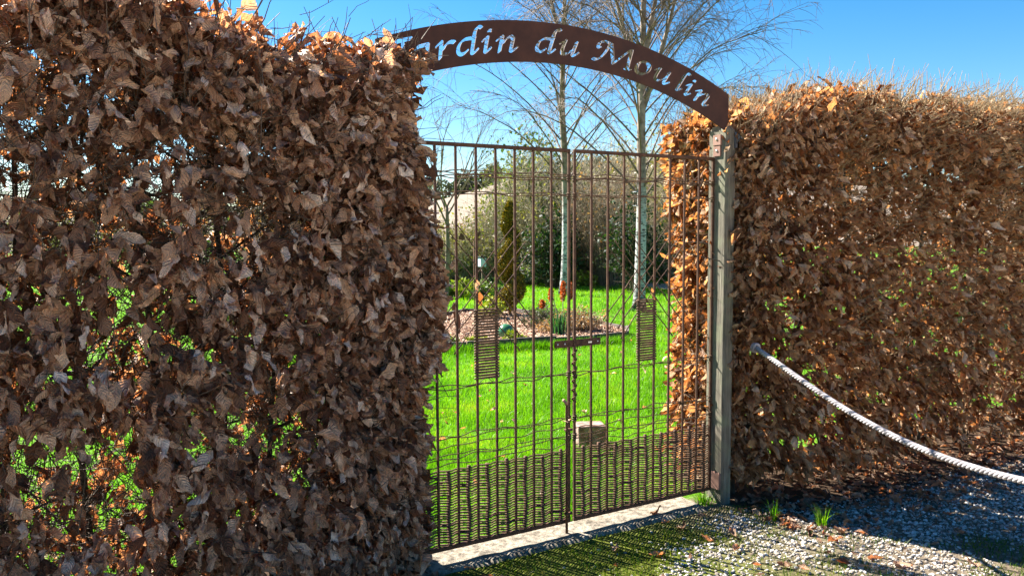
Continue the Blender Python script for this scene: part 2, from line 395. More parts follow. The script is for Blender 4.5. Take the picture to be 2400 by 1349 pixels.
part('hinge_plate', bevel_box('hinge_plate', 0.984, 0.9975, -0.088, -0.02, 0.085, 0.185, 0.003), M_RUSTPLATE, postR)
# grey clamp on the path side of the post
part('clamp', bevel_box('clamp', 1.05, 1.066, -0.116, -0.1005, 2.06, 2.15, 0.002), M_GREYMETAL, postR)
part('clamp', bevel_box('clamp', 1.069, 1.118, -0.121, -0.1035, 2.095, 2.145, 0.006, 3), M_GREYMETAL, postR)
bolt(postR, 1.095, -0.123, 2.122, 'y', 0.010)

# ------------------------------------------------------------------ arched sign with the words cut through the plate
def glyphs():
    """strokes of each letter: x and y in x-heights, upright; a slant is added later"""
    bowl = [[(0.36, 0.93), (0.02, 0.80), (-0.10, 0.06), (0.26, 0.02), ], [(0.26, 0.02), (0.42, 0.02), (0.56, 0.22)]]
    top = [[(0.38, 0.95), (0.55, 1.02), (0.95, 1.0)]]
    exit_ = [[(0.84, 0.2), (0.78, -0.08), (1.02, -0.02), (1.14, 0.24)]]
    entry = [[(-0.04, 0.78), (0.08, 0.92), (0.2, 1.02)]]
    g = {}
    g['a'] = bowl + top + [[(0.95, 1.0), (0.84, 0.2)]] + exit_
    g['d'] = bowl + top + [[(1.30, 1.66), (1.06, 1.86), (0.94, 1.5), (0.93, 1.05)], [(0.92, 0.92), (0.84, 0.2)]] + exit_
    g['r'] = entry + [[(0.22, 1.0), (0.12, 0.0)], [(0.30, 0.52), (0.48, 0.9), (0.66, 1.0), (0.92, 0.88)]]
    g['i'] = entry + [[(0.22, 1.0), (0.13, 0.2)], [(0.13, 0.2), (0.07, -0.08), (0.30, -0.02), (0.44, 0.24)], [(0.30, 1.42), (0.36, 1.44)]]
    g['n'] = entry + [[(0.22, 1.0), (0.12, 0.0)], [(0.30, 0.56), (0.46, 0.95), (0.82, 1.18), (0.86, 0.82)], [(0.86, 0.82), (0.80, 0.2)], [(0.80, 0.2), (0.74, -0.08), (0.98, -0.02), (1.12, 0.24)]]
    g['u'] = entry + [[(0.22, 1.0), (0.10, 0.4), (0.02, -0.04), (0.34, 0.03)], [(0.34, 0.03), (0.55, 0.10), (0.66, 0.3)], [(0.92, 1.0), (0.82, 0.2)], [(0.82, 0.2), (0.76, -0.08), (1.02, -0.02), (1.14, 0.24)]]
    g['M'] = [[(0.0, 0.10), (0.55, -0.10), (0.92, 0.55), (1.16, 1.42)], [(1.04, 1.50), (0.55, 1.62), (0.10, 1.45), (0.16, 1.08)], [(0.16, 1.08), (0.2, 0.98), (0.36, 1.02)], [(1.24, 1.5), (1.92, 0.10)], [(1.96, 0.10), (3.10, 1.48)], [(3.20, 1.5), (3.34, 0.05)], [(3.16, 0.0), (3.62, 0.0)]]
    g['o'] = [[(0.56, 1.0), (0.06, 1.0), (-0.12, 0.1), (0.40, 0.0)], [(0.72, 0.98), (1.26, 0.92), (1.10, 0.0), (0.56, 0.0)]]
    g['l'] = [[(0.62, 1.66), (0.40, 1.88), (0.26, 1.5), (0.22, 1.05)], [(0.22, 1.05), (0.13, 0.2)], [(0.13, 0.2), (0.07, -0.08), (0.30, -0.02), (0.44, 0.24)]]
    g['J'] = [[(0.7, 1.6), (1.5, 1.6)], [(1.1, 1.6), (1.0, 0.3), (0.8, -0.5), (0.1, -0.3)]]
    return g
SIGN_C = np.array([-0.132, -0.10]); SIGN_RI, SIGN_RO, BASE_R, XH = 2.507, 2.698, 2.556, 0.067
def sign_mesh():
    th0, th1 = R_(-24.6), R_(26.0); step = 0.0034
    nth = int((th1 - th0) * 2.6 / step); nr = int((SIGN_RO - SIGN_RI) / step)
    TH = np.linspace(th0, th1, nth); RR = np.linspace(SIGN_RI, SIGN_RO, nr)
    T2, R2 = np.meshgrid(TH, RR, indexing='ij')
    dist = np.full(T2.shape, 9.0)
    G = glyphs()
    text = [('J', -21.2), ('a', -18.25), ('r', -15.25), ('d', -13.0), ('i', -9.95), ('n', -8.25), ('d', -3.5), ('u', -0.4), ('M', 4.1), ('o', 10.05), ('u', 12.95), ('l', 16.55), ('i', 18.0), ('n', 19.65)]
    for ch, deg in text:
        pts = np.vstack([bez(s, 26) for s in G[ch]])
        wx = {'M': 0.98, 'o': 1.2, 'l': 1.15, 'i': 1.2}.get(ch, 1.36)
        pts = np.c_[pts[:, 0] * wx + 0.24 * pts[:, 1], pts[:, 1]] * XH
        a0 = R_(deg); ux = (T2 - a0) * BASE_R; uy = R2 - BASE_R
        m = (ux > pts[:, 0].min() - .03) & (ux < pts[:, 0].max() + .03)
        px, py = ux[m], uy[m]
        ca, sa = math.cos(R_(33)), math.sin(R_(33)); half = 0.15 * XH; rad = 0.05 * XH
        if ch in 'o': half *= 1.2
        best = np.full(len(px), 9.0)
        for q in pts:
            dx, dy = px - q[0], py - q[1]
            t = np.clip(dx * ca + dy * sa, -half, half)
            best = np.minimum(best, np.hypot(dx - t * ca, dy - t * sa) - rad)
        if ch == 'i':
            q = np.array([0.36 * wx + 0.24 * 1.42, 1.42]) * XH
            best = np.minimum(best, np.hypot(px - q[0], py - q[1]) - 0.125 * XH)
        dist[m] = np.minimum(dist[m], best)
    X = SIGN_C[0] + R2 * np.sin(T2); Z = SIGN_C[1] + R2 * np.cos(T2)
    dist = np.minimum(dist, 0.992 - X); dist = np.minimum(dist, X + 1.10)
    verts = []; faces = []; cache = {}
    def gv(i, j):
        k = (i, j)
        if k not in cache: cache[k] = len(verts); verts.append((X[i, j], -0.106, Z[i, j]))
        return cache[k]
    def ev(i, j, k, l):
        key = ((i, j), (k, l)) if (i, j) < (k, l) else ((k, l), (i, j))
        if key not in cache:
            a, b = dist[i, j], dist[k, l]; t = a / (a - b)
            cache[key] = len(verts); verts.append((X[i, j] + (X[k, l] - X[i, j]) * t, -0.106, Z[i, j] + (Z[k, l] - Z[i, j]) * t))
        return cache[key]
    S = dist > 0
    for i in range(nth - 1):
        for j in range(nr - 1):
            c = [(i, j), (i + 1, j), (i + 1, j + 1), (i, j + 1)]
            s = [S[p] for p in c]
            if not any(s): continue
            poly = []
            for a in range(4):
                p, q = c[a], c[(a + 1) % 4]
                if s[a]: poly.append(gv(*p))
                if s[a] != s[(a + 1) % 4]: poly.append(ev(*p, *q))
            if len(poly) > 2: faces.append(poly)
    me = bpy.data.meshes.new('sign_plate'); me.from_pydata(verts, [], faces); me.update()
    return me
sign = thing('arched_sign', 'rusty steel arch over the gate with Jardin du Moulin cut through it', 'sign', (0, -0.106, 2.4))
pl = part('plate', sign_mesh(), M_PLATE, sign)
md = pl.modifiers.new('thick', 'SOLIDIFY'); md.thickness = 0.006; md.offset = 1.0

# ------------------------------------------------------------------ the two leaves of the gate
GAP, EDGE, ZT, ZB = 0.1081, 0.0176, 2.0137, 0.065
def make_gate(sgn, label):
    g = thing('gate_leaf', label, 'gate', (sgn * (EDGE + 4.5 * GAP), 0, 0), 'two leaves of the iron gate')
    X = lambda k: sgn * (EDGE + k * GAP)
    xa, xb = sorted((X(0), X(9)))
    for k in range(10):
        w = 0.0068 if k in (0, 9) else 0.0056
        x = X(k)
        bm_ = bevel_box('bar', x - w, x + w, -w, w, ZB + 0.0215, ZT - 0.0185, 0.0015, 1)
        part('bar', bm_, M_IRON, g)
    part('top_rail', bevel_box('top_rail', xa - 0.0068, xb + 0.0068, -0.008, 0.008, ZT - 0.018, ZT, 0.002, 1), M_IRON, g)
    part('bottom_rail', bevel_box('bottom_rail', xa - 0.0068, xb + 0.0068, -0.009, 0.009, ZB, ZB + 0.021, 0.002, 1), M_IRON, g)
    # thin rods running across, weaving in front of and behind the bars
    def withy(z0, z1, side, wob=0.005, r=0.0028, ph=0.0):
        n = 37
        t = np.linspace(0, 1, n); x = xa + (xb - xa) * t
        kk = t * 9
        y = side * 0.0105 * np.cos(np.pi * kk + ph)
        z = z0 + (z1 - z0) * t + wob * np.sin(kk * 1.7 + rng.uniform(0, 6)) + wob * .5 * np.sin(kk * 4.1 + rng.uniform(0, 6))
        part('cross_rod', one_tube('cross_rod', np.c_[x, y, z], r, 5), M_WITHY, g)
    for z in (1.881, 1.872, 1.862, 1.854): withy(z + rng.uniform(-.004, .004), z + rng.uniform(-.004, .004), rng.choice([-1, 1]), 0.005)
    for z in (1.783, 1.773): withy(z, z + rng.uniform(-.004, .004), rng.choice([-1, 1]), 0.004)
    for z in (0.858, 0.850): withy(z + rng.uniform(-.004, .004), z + rng.uniform(-.004, .008), rng.choice([-1, 1]), 0.006)
    for z in (0.622, 0.613, 0.568, 0.525, 0.516, 0.478): withy(z + rng.uniform(-.006, .006), z + rng.uniform(-.006, .006), rng.choice([-1, 1]), 0.006, 0.0026)
    # rod ends wound round the outer bars
    for xe in (X(0), X(9)):
        for z in (1.868, 1.777, 0.855, 0.617, 0.52):
            t = np.linspace(0, 1, 40); a = t * 2 * np.pi * 3.2
            part('binding', one_tube('binding', np.c_[xe + 0.0115 * np.cos(a), 0.0115 * np.sin(a), z - 0.018 + 0.036 * t], 0.003, 4), M_WITHY, g)
    # woven foot of the gate
    rows = 29
    for j in range(rows):
        z = ZB + 0.028 + j * 0.0128
        n = 18 * 6 + 1
        t = np.linspace(0, 1, n); x = xa + (xb - xa) * t; ph = np.pi * (j // 30 % 2)
        y = 0.0080 * np.tanh(2.2 * np.cos(np.pi * t * 18 + ph))
        zz = z + 0.0012 * np.sin(t * 23 + j * 2.1) + rng.normal(0, 0.0006)
        r = 0.0044 + rng.uniform(-.0006, .0008)
        V, F = tubes(np.c_[x, y, zz][None], np.full((1, n), r), 4)
        part('woven_rod', mesh_np('woven_rod', V, F), M_WITHY, g)
    for k in range(9):
        x = X(k + 0.5); n = 12; t = np.linspace(0, 1, n)
        top = ZB + 0.028 + rows * 0.0128 + rng.uniform(-0.02, 0.004)
        pts = np.c_[x + 0.004 * np.sin(t * 9 + k * 2.3), 0.002 * np.cos(t * 9 + k), ZB + 0.02 + (top - ZB - 0.02) * t]
        part('stake', one_tube('stake', pts, 0.0095, 6), M_IRON, g)
    # woven panel in the middle of the leaf
    k0, k1 = 4, 5
    for j in range(25):
        z = 0.884 + j * 0.0138
        a = np.linspace(0, 2 * np.pi, 29)
        x0_, x1_ = sorted((X(k0), X(k1)))
        cx, hx = (x0_ + x1_) / 2, (x1_ - x0_) / 2 + 0.0135
        # a flat loop round the two bars
        ex = np.sign(np.cos(a)) * np.abs(np.cos(a)) ** 0.35
        x = cx + hx * ex; y = 0.0125 * np.sin(a) * (0.45 + 0.55 * np.abs(ex) ** 6)
        zz = z + 0.0015 * np.sin(a * 2 + j) + rng.uniform(-.001, .001)
        V, F = tubes(np.c_[x, y, zz][None], np.full((1, 29), 0.0046), 4)
        part('panel_rod', mesh_np('panel_rod', V, F), M_WITHY, g)
    xm = (X(k0) + X(k1)) / 2
    for s in (-1, 1):
        part('tie', one_tube('tie', [(xm, 0.004, 0.885), (xm + s * 0.02, 0.012, 0.872), (xm + s * 0.048, 0.012, 0.848)], 0.002, 4), M_WITHY, g)
    # slanting rods crossing above the panel
    for q in range(4):
        off = (q - 1.5) * 0.052
        for s in (-1, 1):
            # rod runs at 45 degrees through the point (xm, 1.33) shifted sideways
            cx, cz = xm + s * off * 0.7 + 0.0, 1.325 + off * 0.75
            L0, L1 = 0.30 + rng.uniform(-.02, .02), 0.30 + rng.uniform(-.02, .02)
            t = np.linspace(-L0, L1, 15)
            y = (-0.0105 if s > 0 else 0.0115) * np.ones(15) + 0.004 * np.sin(t * 29 + q)
            pts = np.c_[cx - s * t * 0.93 * 0.8, y, cz + t * 0.83]
            part('slanting_rod', one_tube('slanting_rod', pts, np.linspace(0.0034, 0.0026, 15), 5), M_WITHY if s > 0 else M_IRON, g)
    return g
gateL = make_gate(-1, 'left leaf of the rusty iron gate carrying the latch and the drop bolt')
gateR = make_gate(1, 'right leaf of the rusty iron gate hung on the oak post')
part('latch', bevel_box('latch', -0.118, 0.176, -0.019, -0.0115, 0.997, 1.034, 0.003, 2), M_IRON, gateL)
part('latch_slot', bevel_box('latch_slot', 0.093, 0.116, -0.0205, -0.0191, 1.010, 1.019, 0.0005, 1), M_BOLT, gateL)
for xx in (-0.10, -0.055, 0.155): bolt(gateL, xx, -0.0195, 1.016, 'y', 0.005)
part('latch_keeper', bevel_box('latch_keeper', -0.004, 0.012, -0.024, -0.0195, 0.99, 1.04, 0.002, 1), M_IRON, gateL)
db = part('drop_bolt', one_tube('drop_bolt', [(-0.045, -0.021, 0.005), (-0.045, -0.021, 0.30), (-0.045, -0.021, 0.69), (-0.047, -0.022, 0.70)], 0.007, 8), M_IRON, gateL)
dh = one_tube('handle', [(-0.0465, -0.0225, 0.699), (-0.055, -0.026, 0.712), (-0.073, -0.032, 0.728)], 0.008, 8)
part('handle', dh, M_RUSTPLATE, gateL)
part('bolt_guide', bevel_box('bolt_guide', -0.056, -0.014, -0.031, -0.010, 0.56, 0.572, 0.002, 1), M_IRON, gateL)
part('bolt_guide', bevel_box('bolt_guide', -0.056, -0.014, -0.031, -0.010, 0.115, 0.127, 0.002, 1), M_IRON, gateL)
# wire wound round the inner bar of the right leaf under the latch
t = np.linspace(0, 1, 70); a = t * 2 * np.pi * 6
part('wound_wire', one_tube('wound_wire', np.c_[EDGE + 0.013 * np.cos(a), 0.013 * np.sin(a), 0.70 + 0.28 * t], 0.0035, 5), M_IRON, gateR)

# ------------------------------------------------------------------ leaves
def leaf_variant(R, C, seed):
    r = np.random.default_rng(seed)
    W = r.uniform(0.34, 0.52); fold = r.uniform(0.0, 0.9); cross = r.uniform(-2.6, 2.6); bend = r.uniform(-1.2, 2.2); twist = r.uniform(-1.3, 1.3)
    ph = r.uniform(0, 6); crin = r.uniform(0.03, 0.085)
    curlside = r.uniform(-0.8, 0.8)
    V = []; UV = []
    y = z = 0.0; ang = -bend * 0.4
    for i in range(R + 1):
        t = i / R
        w = 0.5 * W * max(0.02, math.sin(math.pi * min(1, t ** 0.82)) ** 0.75) if 0 < i < R else (0.025 if i == 0 else 0.01)
        if i:
            ang += bend / R * (0.5 + t); y += math.cos(ang) / R; z += math.sin(ang) / R
        tw = twist * t
        for j in range(C):
            c = -1 + 2 * j / (C - 1)
            x = c * w * (1 - 0.12 * abs(cross) * c * c)
            h = abs(c) * w * fold + cross * (c * w) ** 2 * 1.4 + curlside * c * w * 0.5 * t
            h += crin * math.sin(ph + t * 8.5 + c * 2.0) * (0.3 + abs(c))
            x2 = x * math.cos(tw) - h * math.sin(tw); h2 = x * math.sin(tw) + h * math.cos(tw)
            V.append((x2 + crin * 0.7 * math.sin(ph * 2 + t * 11) * abs(c), y - h2 * math.sin(ang), z + h2 * math.cos(ang))); UV.append(((c + 1) / 2, t))
    i = np.arange((R + 1) * C).reshape(R + 1, C)
    F = np.stack([i[:-1, :-1], i[:-1, 1:], i[1:, 1:], i[1:, :-1]], -1).reshape(-1, 4)
    return np.array(V), F, np.array(UV)
NVAR = 36
HI = [leaf_variant(6, 5, 100 + i) for i in range(NVAR)]
LO = [leaf_variant(5, 3, 300 + i) for i in range(NVAR)]
def leaf_arrays(P, T, Nn, size, var, lib):
    """P base, T tip direction, Nn face normal, all (n,3); -> verts, faces, uv"""
    T = nrm(T); Xx = nrm(np.cross(T, Nn)); Zz = np.cross(Xx, T)
    VL = np.stack([v[0] for v in lib]); F0 = lib[0][1]; U0 = lib[0][2]
    L = VL[var] * size[:, None, None]
    V = P[:, None, :] + L[..., 0:1] * Xx[:, None, :] + L[..., 1:2] * T[:, None, :] + L[..., 2:3] * Zz[:, None, :]
    nv = V.shape[1]
    F = (F0[None] + (np.arange(len(P)) * nv)[:, None, None]).reshape(-1, 4)
    return V.reshape(-1, 3), F, np.tile(U0, (len(P), 1))
def leaf_mesh(name, P, T, Nn, size, var, tint, lib):
    V, F, U = leaf_arrays(P, T, Nn, size, var, lib)
    return mesh_np(name, V, F, uv=U, tint=np.repeat(tint, len(lib[0][0])))
VAR_MESH = {}
def single_leaf(P, T, Nn, size, v, mats, parent, tint_bin, name='leaf', lib=HI):
    key = (v, tint_bin, mats.name)
    if key not in VAR_MESH:
        Vv, F, U = lib[v]
        me = mesh_np('leaf', Vv, F, uv=U, tint=np.full(len(Vv), (tint_bin + 0.5) / 8)); me.materials.append(mats); VAR_MESH[key] = me
    T = T / np.linalg.norm(T); X = np.cross(T, Nn); X /= np.linalg.norm(X) + 1e-9; Z = np.cross(X, T)
    M = Matrix(((X[0], T[0], Z[0], P[0]), (X[1], T[1], Z[1], P[1]), (X[2], T[2], Z[2], P[2]), (0, 0, 0, 1))) @ Matrix.Scale(size, 4)
    o = bpy.data.objects.new(name, VAR_MESH[key]); COL.objects.link(o)
    if parent is not None:
        o.parent = parent; M = Matrix.Translation(-Vector(parent.location)) @ M
    o.matrix_local = M
    return o

# ------------------------------------------------------------------ beech hedges
def fbm3(P, s):
    return np.array([mnoise.noise(Vector((p[0] * s, p[1] * s, p[2] * s))) for p in P])

def make_hedge(root, front, back, xr, endf, top, tips, lib, lmat, shoots, sparse, nstems, lsize, tint_mu, first_part_score, shoot_mat, stem_x, filigree):
    """front/back: y of the two faces at x; xr: x range; endf(z): x of the end by the gate (None: xr); top(x): height"""
    sg = 1 if endf[0] > 0 else -1                       # which way the hedge runs away from the gate
    P = []; O = []
    def put(p, o): P.append(p); O.append(o)
    for face, cnt in tips.items():
        n = 0; tries = 0
        while n < cnt and tries < cnt * 12:
            tries += 1
            u = rng.uniform() ** (1.25)
            x = xr[0] + (xr[1] - xr[0]) * u if sg > 0 else xr[1] - (xr[1] - xr[0]) * u
            h = top(x); z = rng.uniform(0.06, 1) * h
            e = endf[1](z)
            yf, yb = front(x, z), back(x, z)
            depth = abs(rng.normal(0, 0.115)) - 0.025
            if face == 'front': p = np.array([x, yf + depth, z]); o = np.array([0, -1, 0.1])
            elif face == 'back': p = np.array([x, yb - depth, z]); o = np.array([0, 1, 0.1])
            elif face == 'top':
                p = np.array([x, rng.uniform(yf, yb), h - depth * 0.7]); o = np.array([0, rng.normal(0, .3), 1.])
            elif face == 'end':
                y = rng.uniform(-0.5, 0.6); p = np.array([e + sg * depth, y, z]); o = np.array([-sg, 0, 0.1])
            else: p = np.array([x, rng.uniform(yf + 0.1, yb - 0.1), z]); o = rng.normal(0, 1, 3)
            # keep inside the rounded body
            yc = (front(p[0], z) + back(p[0], z)) / 2; hy = (back(p[0], z) - front(p[0], z)) / 2
            de = sg * (p[0] - e)
            if de < -0.03: continue
            rr = 0.22
            ry = abs(p[1] - yc) - (hy - rr); rx = rr - de
            if ry > 0 and rx > 0 and math.hypot(ry, rx) > rr:
                if rng.uniform() > 0.12: 
                    s = rr / math.hypot(ry, rx); p[1] = yc + np.sign(p[1] - yc) * (hy - rr + ry * s); p[0] = e + sg * (rr - rx * s)
                    o = nrm(np.array([-sg * rx, np.sign(p[1] - yc) * ry, 0.05]))
                else: continue
            rz = p[2] - (top(p[0]) - 0.18)
            if rz > 0 and ry > -0.02:
                q = math.hypot(rz, max(ry + 0.0, 0) + 0.0)
                if q > 0.18: continue
            if ry > rr: continue
            if rng.uniform() > sparse(p, face): continue
            put(p, o); n += 1
    P = np.array(P); O = nrm(np.array(O))
    nT = len(P)
    # twigs: from the inside to each tip
    back_off = O * rng.uniform(0.12, 0.3, (nT, 1)) + rng.normal(0, 0.05, (nT, 3))
    start = P - back_off; start[:, 2] -= rng.uniform(0.02, 0.14, nT)
    tt = np.linspace(0, 1, 5)[None, :, None]
    mid = (start + P) / 2 + rng.normal(0, 0.035, (nT, 3))
    C = start[:, None] * (1 - tt) ** 2 + 2 * mid[:, None] * tt * (1 - tt) + P[:, None] * tt ** 2
    rad = np.linspace(1, 0.45, 5)[None] * rng.uniform(0.0012, 0.0026, (nT, 1))
    V, F = tubes(C, rad, 3)
    part('twigs', mesh_np('twigs', V, F), M_TWIG, root, 'stuff')
    # leaves along the outer half of each twig
    per = rng.integers(4, 9, nT)
    ti = np.repeat(np.arange(nT), per); n = len(ti)
    s = rng.uniform(0.35, 1.0, n)[:, None]
    LP = start[ti] * (1 - s) ** 2 + 2 * mid[ti] * s * (1 - s) + P[ti] * s ** 2 + rng.normal(0, 0.012, (n, 3))
    Tdir = nrm(P[ti] - mid[ti])
    T = 0.4 * Tdir + 0.35 * O[ti] + rng.normal(0, 0.45, (n, 3)) + np.array([0, 0, -0.95])
    Nn = O[ti] * 0.75 + rng.normal(0, 0.8, (n, 3)) + np.array([0, 0, 0.2])
    size = lsize * rng.uniform(0.5, 1.2, n)
    LP[:, 2] = np.maximum(LP[:, 2], 0.10)
    okl = LP[:, 2] < np.array([top(a) for a in LP[:, 0]]) - 0.01
    ti, LP, T, Nn, size = ti[okl], LP[okl], T[okl], Nn[okl], size[okl]; n = len(ti)
    var = rng.integers(0, NVAR, n); tint = np.clip(rng.normal(tint_mu, 0.36, n), 0, 1)  # leaf tone varies; the wide spread also paints bright highlights on pale leaves
    score = first_part_score(LP, size)
    order = np.argsort(-score); big = order[:300]; rest = order[300:]
    part('foliage', leaf_mesh('foliage', LP[rest], T[rest], Nn[rest], size[rest], var[rest], tint[rest], lib), lmat, root, 'stuff')
    for i in big: single_leaf(LP[i], T[i], Nn[i], float(size[i]), int(var[i]), lmat, root, int(min(7, tint[i] * 8)))
    # upright stems and side limbs
    limbs = []; lr = []
    for k, x in enumerate(stem_x):
        nn_ = 14; t = np.linspace(0, 1, nn_); y0 = rng.normal(0, 0.06)
        pts = np.c_[x + 0.035 * np.sin(t * 5 + k * 1.7) + rng.normal(0, 0.02) * t, y0 + 0.05 * np.sin(t * 4 + k), -0.03 + t * (top(x) - 0.25)]
        r0 = rng.uniform(0.013, 0.025)
        part('stem', one_tube('stem', pts, r0 * (1 - 0.65 * t), 7), M_STEM, root)
        for q in range(13):
            j = rng.integers(1, nn_ - 1); a = rng.uniform(0, 6.28); L = rng.uniform(0.18, 0.5)
            b = pts[j]; d = np.array([math.cos(a) * 0.9, math.sin(a) * 0.75, rng.uniform(0.0, 0.7)])
            e_ = b + d * L; m_ = (b + e_) / 2 + rng.normal(0, 0.05, 3)
            limbs.append(bez([b, m_, e_], 6)); lr.append(np.linspace(0.008, 0.003, 6) * rng.uniform(0.6, 1.2))
    V, F = tubes(np.array(limbs), np.array(lr), 5)
    part('limbs', mesh_np('limbs', V, F), M_STEM, root, 'stuff')
    # fine inner twigs
    x = rng.uniform(xr[0], xr[1], filigree); hh = np.array([top(a) for a in x]); z = rng.uniform(0.08, 0.93, filigree) * hh
    y0 = np.array([front(a, b_) for a, b_ in zip(x, z)]); y1 = np.array([back(a, b_) for a, b_ in zip(x, z)])
    e0 = np.array([endf[1](b_) for b_ in z]); okk = sg * (x - e0) > 0.1
    b = np.c_[x, y0 + (y1 - y0) * rng.uniform(0.12, 0.88, filigree), z][okk]; nf = len(b)
    d = nrm(np.c_[rng.normal(0, 0.8, nf), rng.normal(0, 0.7, nf), rng.normal(0.45, 0.5, nf)])
    Lf = rng.uniform(0.08, 0.3, (nf, 1)); m_ = b + d * Lf * 0.5 + rng.normal(0, 0.03, (nf, 3)); e = b + d * Lf
    t3 = np.linspace(0, 1, 5)[None, :, None]
    C = b[:, None] * (1 - t3) ** 2 + 2 * m_[:, None] * t3 * (1 - t3) + e[:, None] * t3 * t3
    C[:, :, 2] = np.maximum(C[:, :, 2], 0.02)
    V, F = tubes(C, np.linspace(1, 0.5, 5)[None] * rng.uniform(0.0011, 0.0027, (nf, 1)), 3)
    part('inner_twigs', mesh_np('inner_twigs', V, F), M_TWIG, root, 'stuff')
    # clipped shoots sticking out of the top
    ns = shoots
    u = rng.uniform(0, 1, ns); x = xr[0] + (xr[1] - xr[0]) * u
    h = np.array([top(a) for a in x]); yf = np.array([front(a, 2.2) for a in x]); yb = np.array([back(a, 2.2) for a in x])
    b = np.c_[x, yf + (yb - yf) * rng.uniform(0.06, 0.94, ns), h - rng.uniform(0.08, 0.22, ns)]
    d = np.c_[rng.normal(0.1, 0.35, ns), rng.normal(-0.05, 0.4, ns), rng.uniform(0.5, 1.0, ns)]
    L = rng.uniform(0.10, 0.27, (ns, 1)); e = b + nrm(d) * L
    t3 = np.linspace(0, 1, 4)[None, :, None]
    C = b[:, None] * (1 - t3) + e[:, None] * t3 + rng.normal(0, 0.006, (ns, 4, 3))
    V, F = tubes(C, np.linspace(1, 0.6, 4)[None] * rng.uniform(0.0016, 0.0028, (ns, 1)), 3)
    part('shoots', mesh_np('shoots', V, F), shoot_mat, root, 'stuff')

def face_shoots(root, front, xr, zr, n, m_):
    x = rng.uniform(*xr, n); z = zr[0] + (zr[1] - zr[0]) * rng.uniform(0, 1, n) ** 0.6
    b = np.c_[x, [front(a, c) + 0.06 for a, c in zip(x, z)], z]
    d = nrm(np.c_[rng.normal(0.35, 0.35, n), rng.uniform(-1.0, -0.4, n), rng.normal(0.35, 0.3, n)])
    e = b + d * rng.uniform(0.08, 0.19, (n, 1)); t = np.linspace(0, 1, 4)[None, :, None]
    V, F = tubes(b[:, None] * (1 - t) + e[:, None] * t + rng.normal(0, 0.004, (n, 4, 3)), np.linspace(1, 0.6, 4)[None] * rng.uniform(0.0014, 0.0024, (n, 1)), 3)
    part('face_shoots', mesh_np('face_shoots', V, F), m_, root, 'stuff')
def ease(a, b, x):
    t = min(1, max(0, (x - a) / (b - a))); return t * t * (3 - 2 * t)
# left hedge, close to the photographer
def L_front(x, z): return -0.30 - 0.20 * ease(-0.95, -1.6, x) - 0.05 * math.sin(x * 3.1 + z * 2.2) - 0.05 * ease(0.2, 1.2, z) * (1 - ease(1.7, 2.4, z))
def L_back(x, z): return 0.42 + 0.04 * math.sin(x * 2.7 + z)
def L_end(z): return float(np.interp(z, [0, 0.3, 0.6, 0.95, 1.15, 1.35, 1.7, 2.05, 2.3, 2.5], [-0.97, -0.90, -0.905, -0.94, -0.85, -0.855, -0.92, -0.985, -1.065, -1.17]))
def L_top(x): return 2.41 + 0.13 * ease(-1.55, -2.05, x) + 0.03 * math.sin(x * 5.0) - 0.035 * ease(-1.35, -1.0, x)
def L_sparse(p, face):
    v = 0.8 * mnoise.noise(Vector((p[0] * 3.2, p[1] * 1.2 + 4, p[2] * 3.2))) + 0.8 * mnoise.noise(Vector((p[0] * 7.5, p[1] * 4, p[2] * 7.5)))
    edge = ease(-1.75, -1.25, p[0])
    topd = ease(2.05, 2.3, p[2])
    mid = ease(1.15, 1.4, p[2]) * (1 - ease(1.95, 2.15, p[2])) * (1 - ease(-1.9, -1.55, p[0]))
    base = 0.58 + 0.38 * max(edge, topd * 0.7) - 0.12 * mid + v * (1.0 - 0.5 * edge)
    if p[0] < -3.0: base *= 0.7
    return base
def L_score(P, size):
    d = np.linalg.norm(P - CAM, axis=1)
    s = size / d
    s[(P[:, 1] > -0.22) | (P[:, 0] < -2.75) | (P[:, 2] > 2.45)] = 0
    return s
hedgeL = thing('beech_hedge', 'near clipped beech hedge of large curled brown leaves left of the gate', 'hedge', (-2.5, 0, 0), 'beech hedges on both sides of the gate')
make_hedge(hedgeL, L_front, L_back, (-5.2, -0.85), (-1, L_end), L_top, {'front': 3050, 'back': 1350, 'top': 850, 'end': 540, 'inner': 560}, HI, M_LEAF_A,
           520, L_sparse, 0, 0.095, 0.5, L_score, M_TWIG, [-1.08, -1.3, -1.55, -1.78, -2.02, -2.25, -2.5, -2.75, -3.1, -3.5, -3.9, -4.4, -4.9], 26000)
# right hedge, running away from the gate post
def R_front(x, z): return -0.15 - 0.16 * ease(1.05, 1.7, x) - 0.16 * ease(1.7, 3.2, x) - 0.05 * math.sin(x * 3.7 + z * 2.0) - 0.05 * math.sin(z * 5 + x) - 0.06 * ease(0.15, 0.9, z)
def R_back(x, z): return 0.56 + 0.05 * math.sin(x * 2.9 + z * 1.6)
def R_end(z): return float(np.interp(z, [0, 0.3, 1.0, 1.8, 2.2, 2.5], [1.13, 1.05, 1.045, 1.05, 1.015, 1.08]))
def R_top(x): return 2.33 + 0.15 * ease(1.05, 1.9, x) + 0.02 * math.sin(x * 4)
def R_sparse(p, face):
    v = mnoise.noise(Vector((p[0] * 2.4, p[1] + 9, p[2] * 2.4))) + 0.5 * mnoise.noise(Vector((p[0] * 6, p[1] * 2, p[2] * 6)))
    base = 1.10 + v * 0.9
    if face == 'front' and p[0] < 1.2 and p[1] < -0.1: base *= 0.55
    if p[0] > 2.3: base *= 1 - 0.35 * ease(2.3, 3.2, p[0])
    if p[2] < 0.22: base *= 0.5
    return base
def R_score(P, size):
    d = np.linalg.norm(P - CAM, axis=1); s = size / d
    s[(P[:, 1] > -0.12 - 0.18 * (P[:, 0] > 1.5)) | (P[:, 0] > 4.2)] = 0
    return s
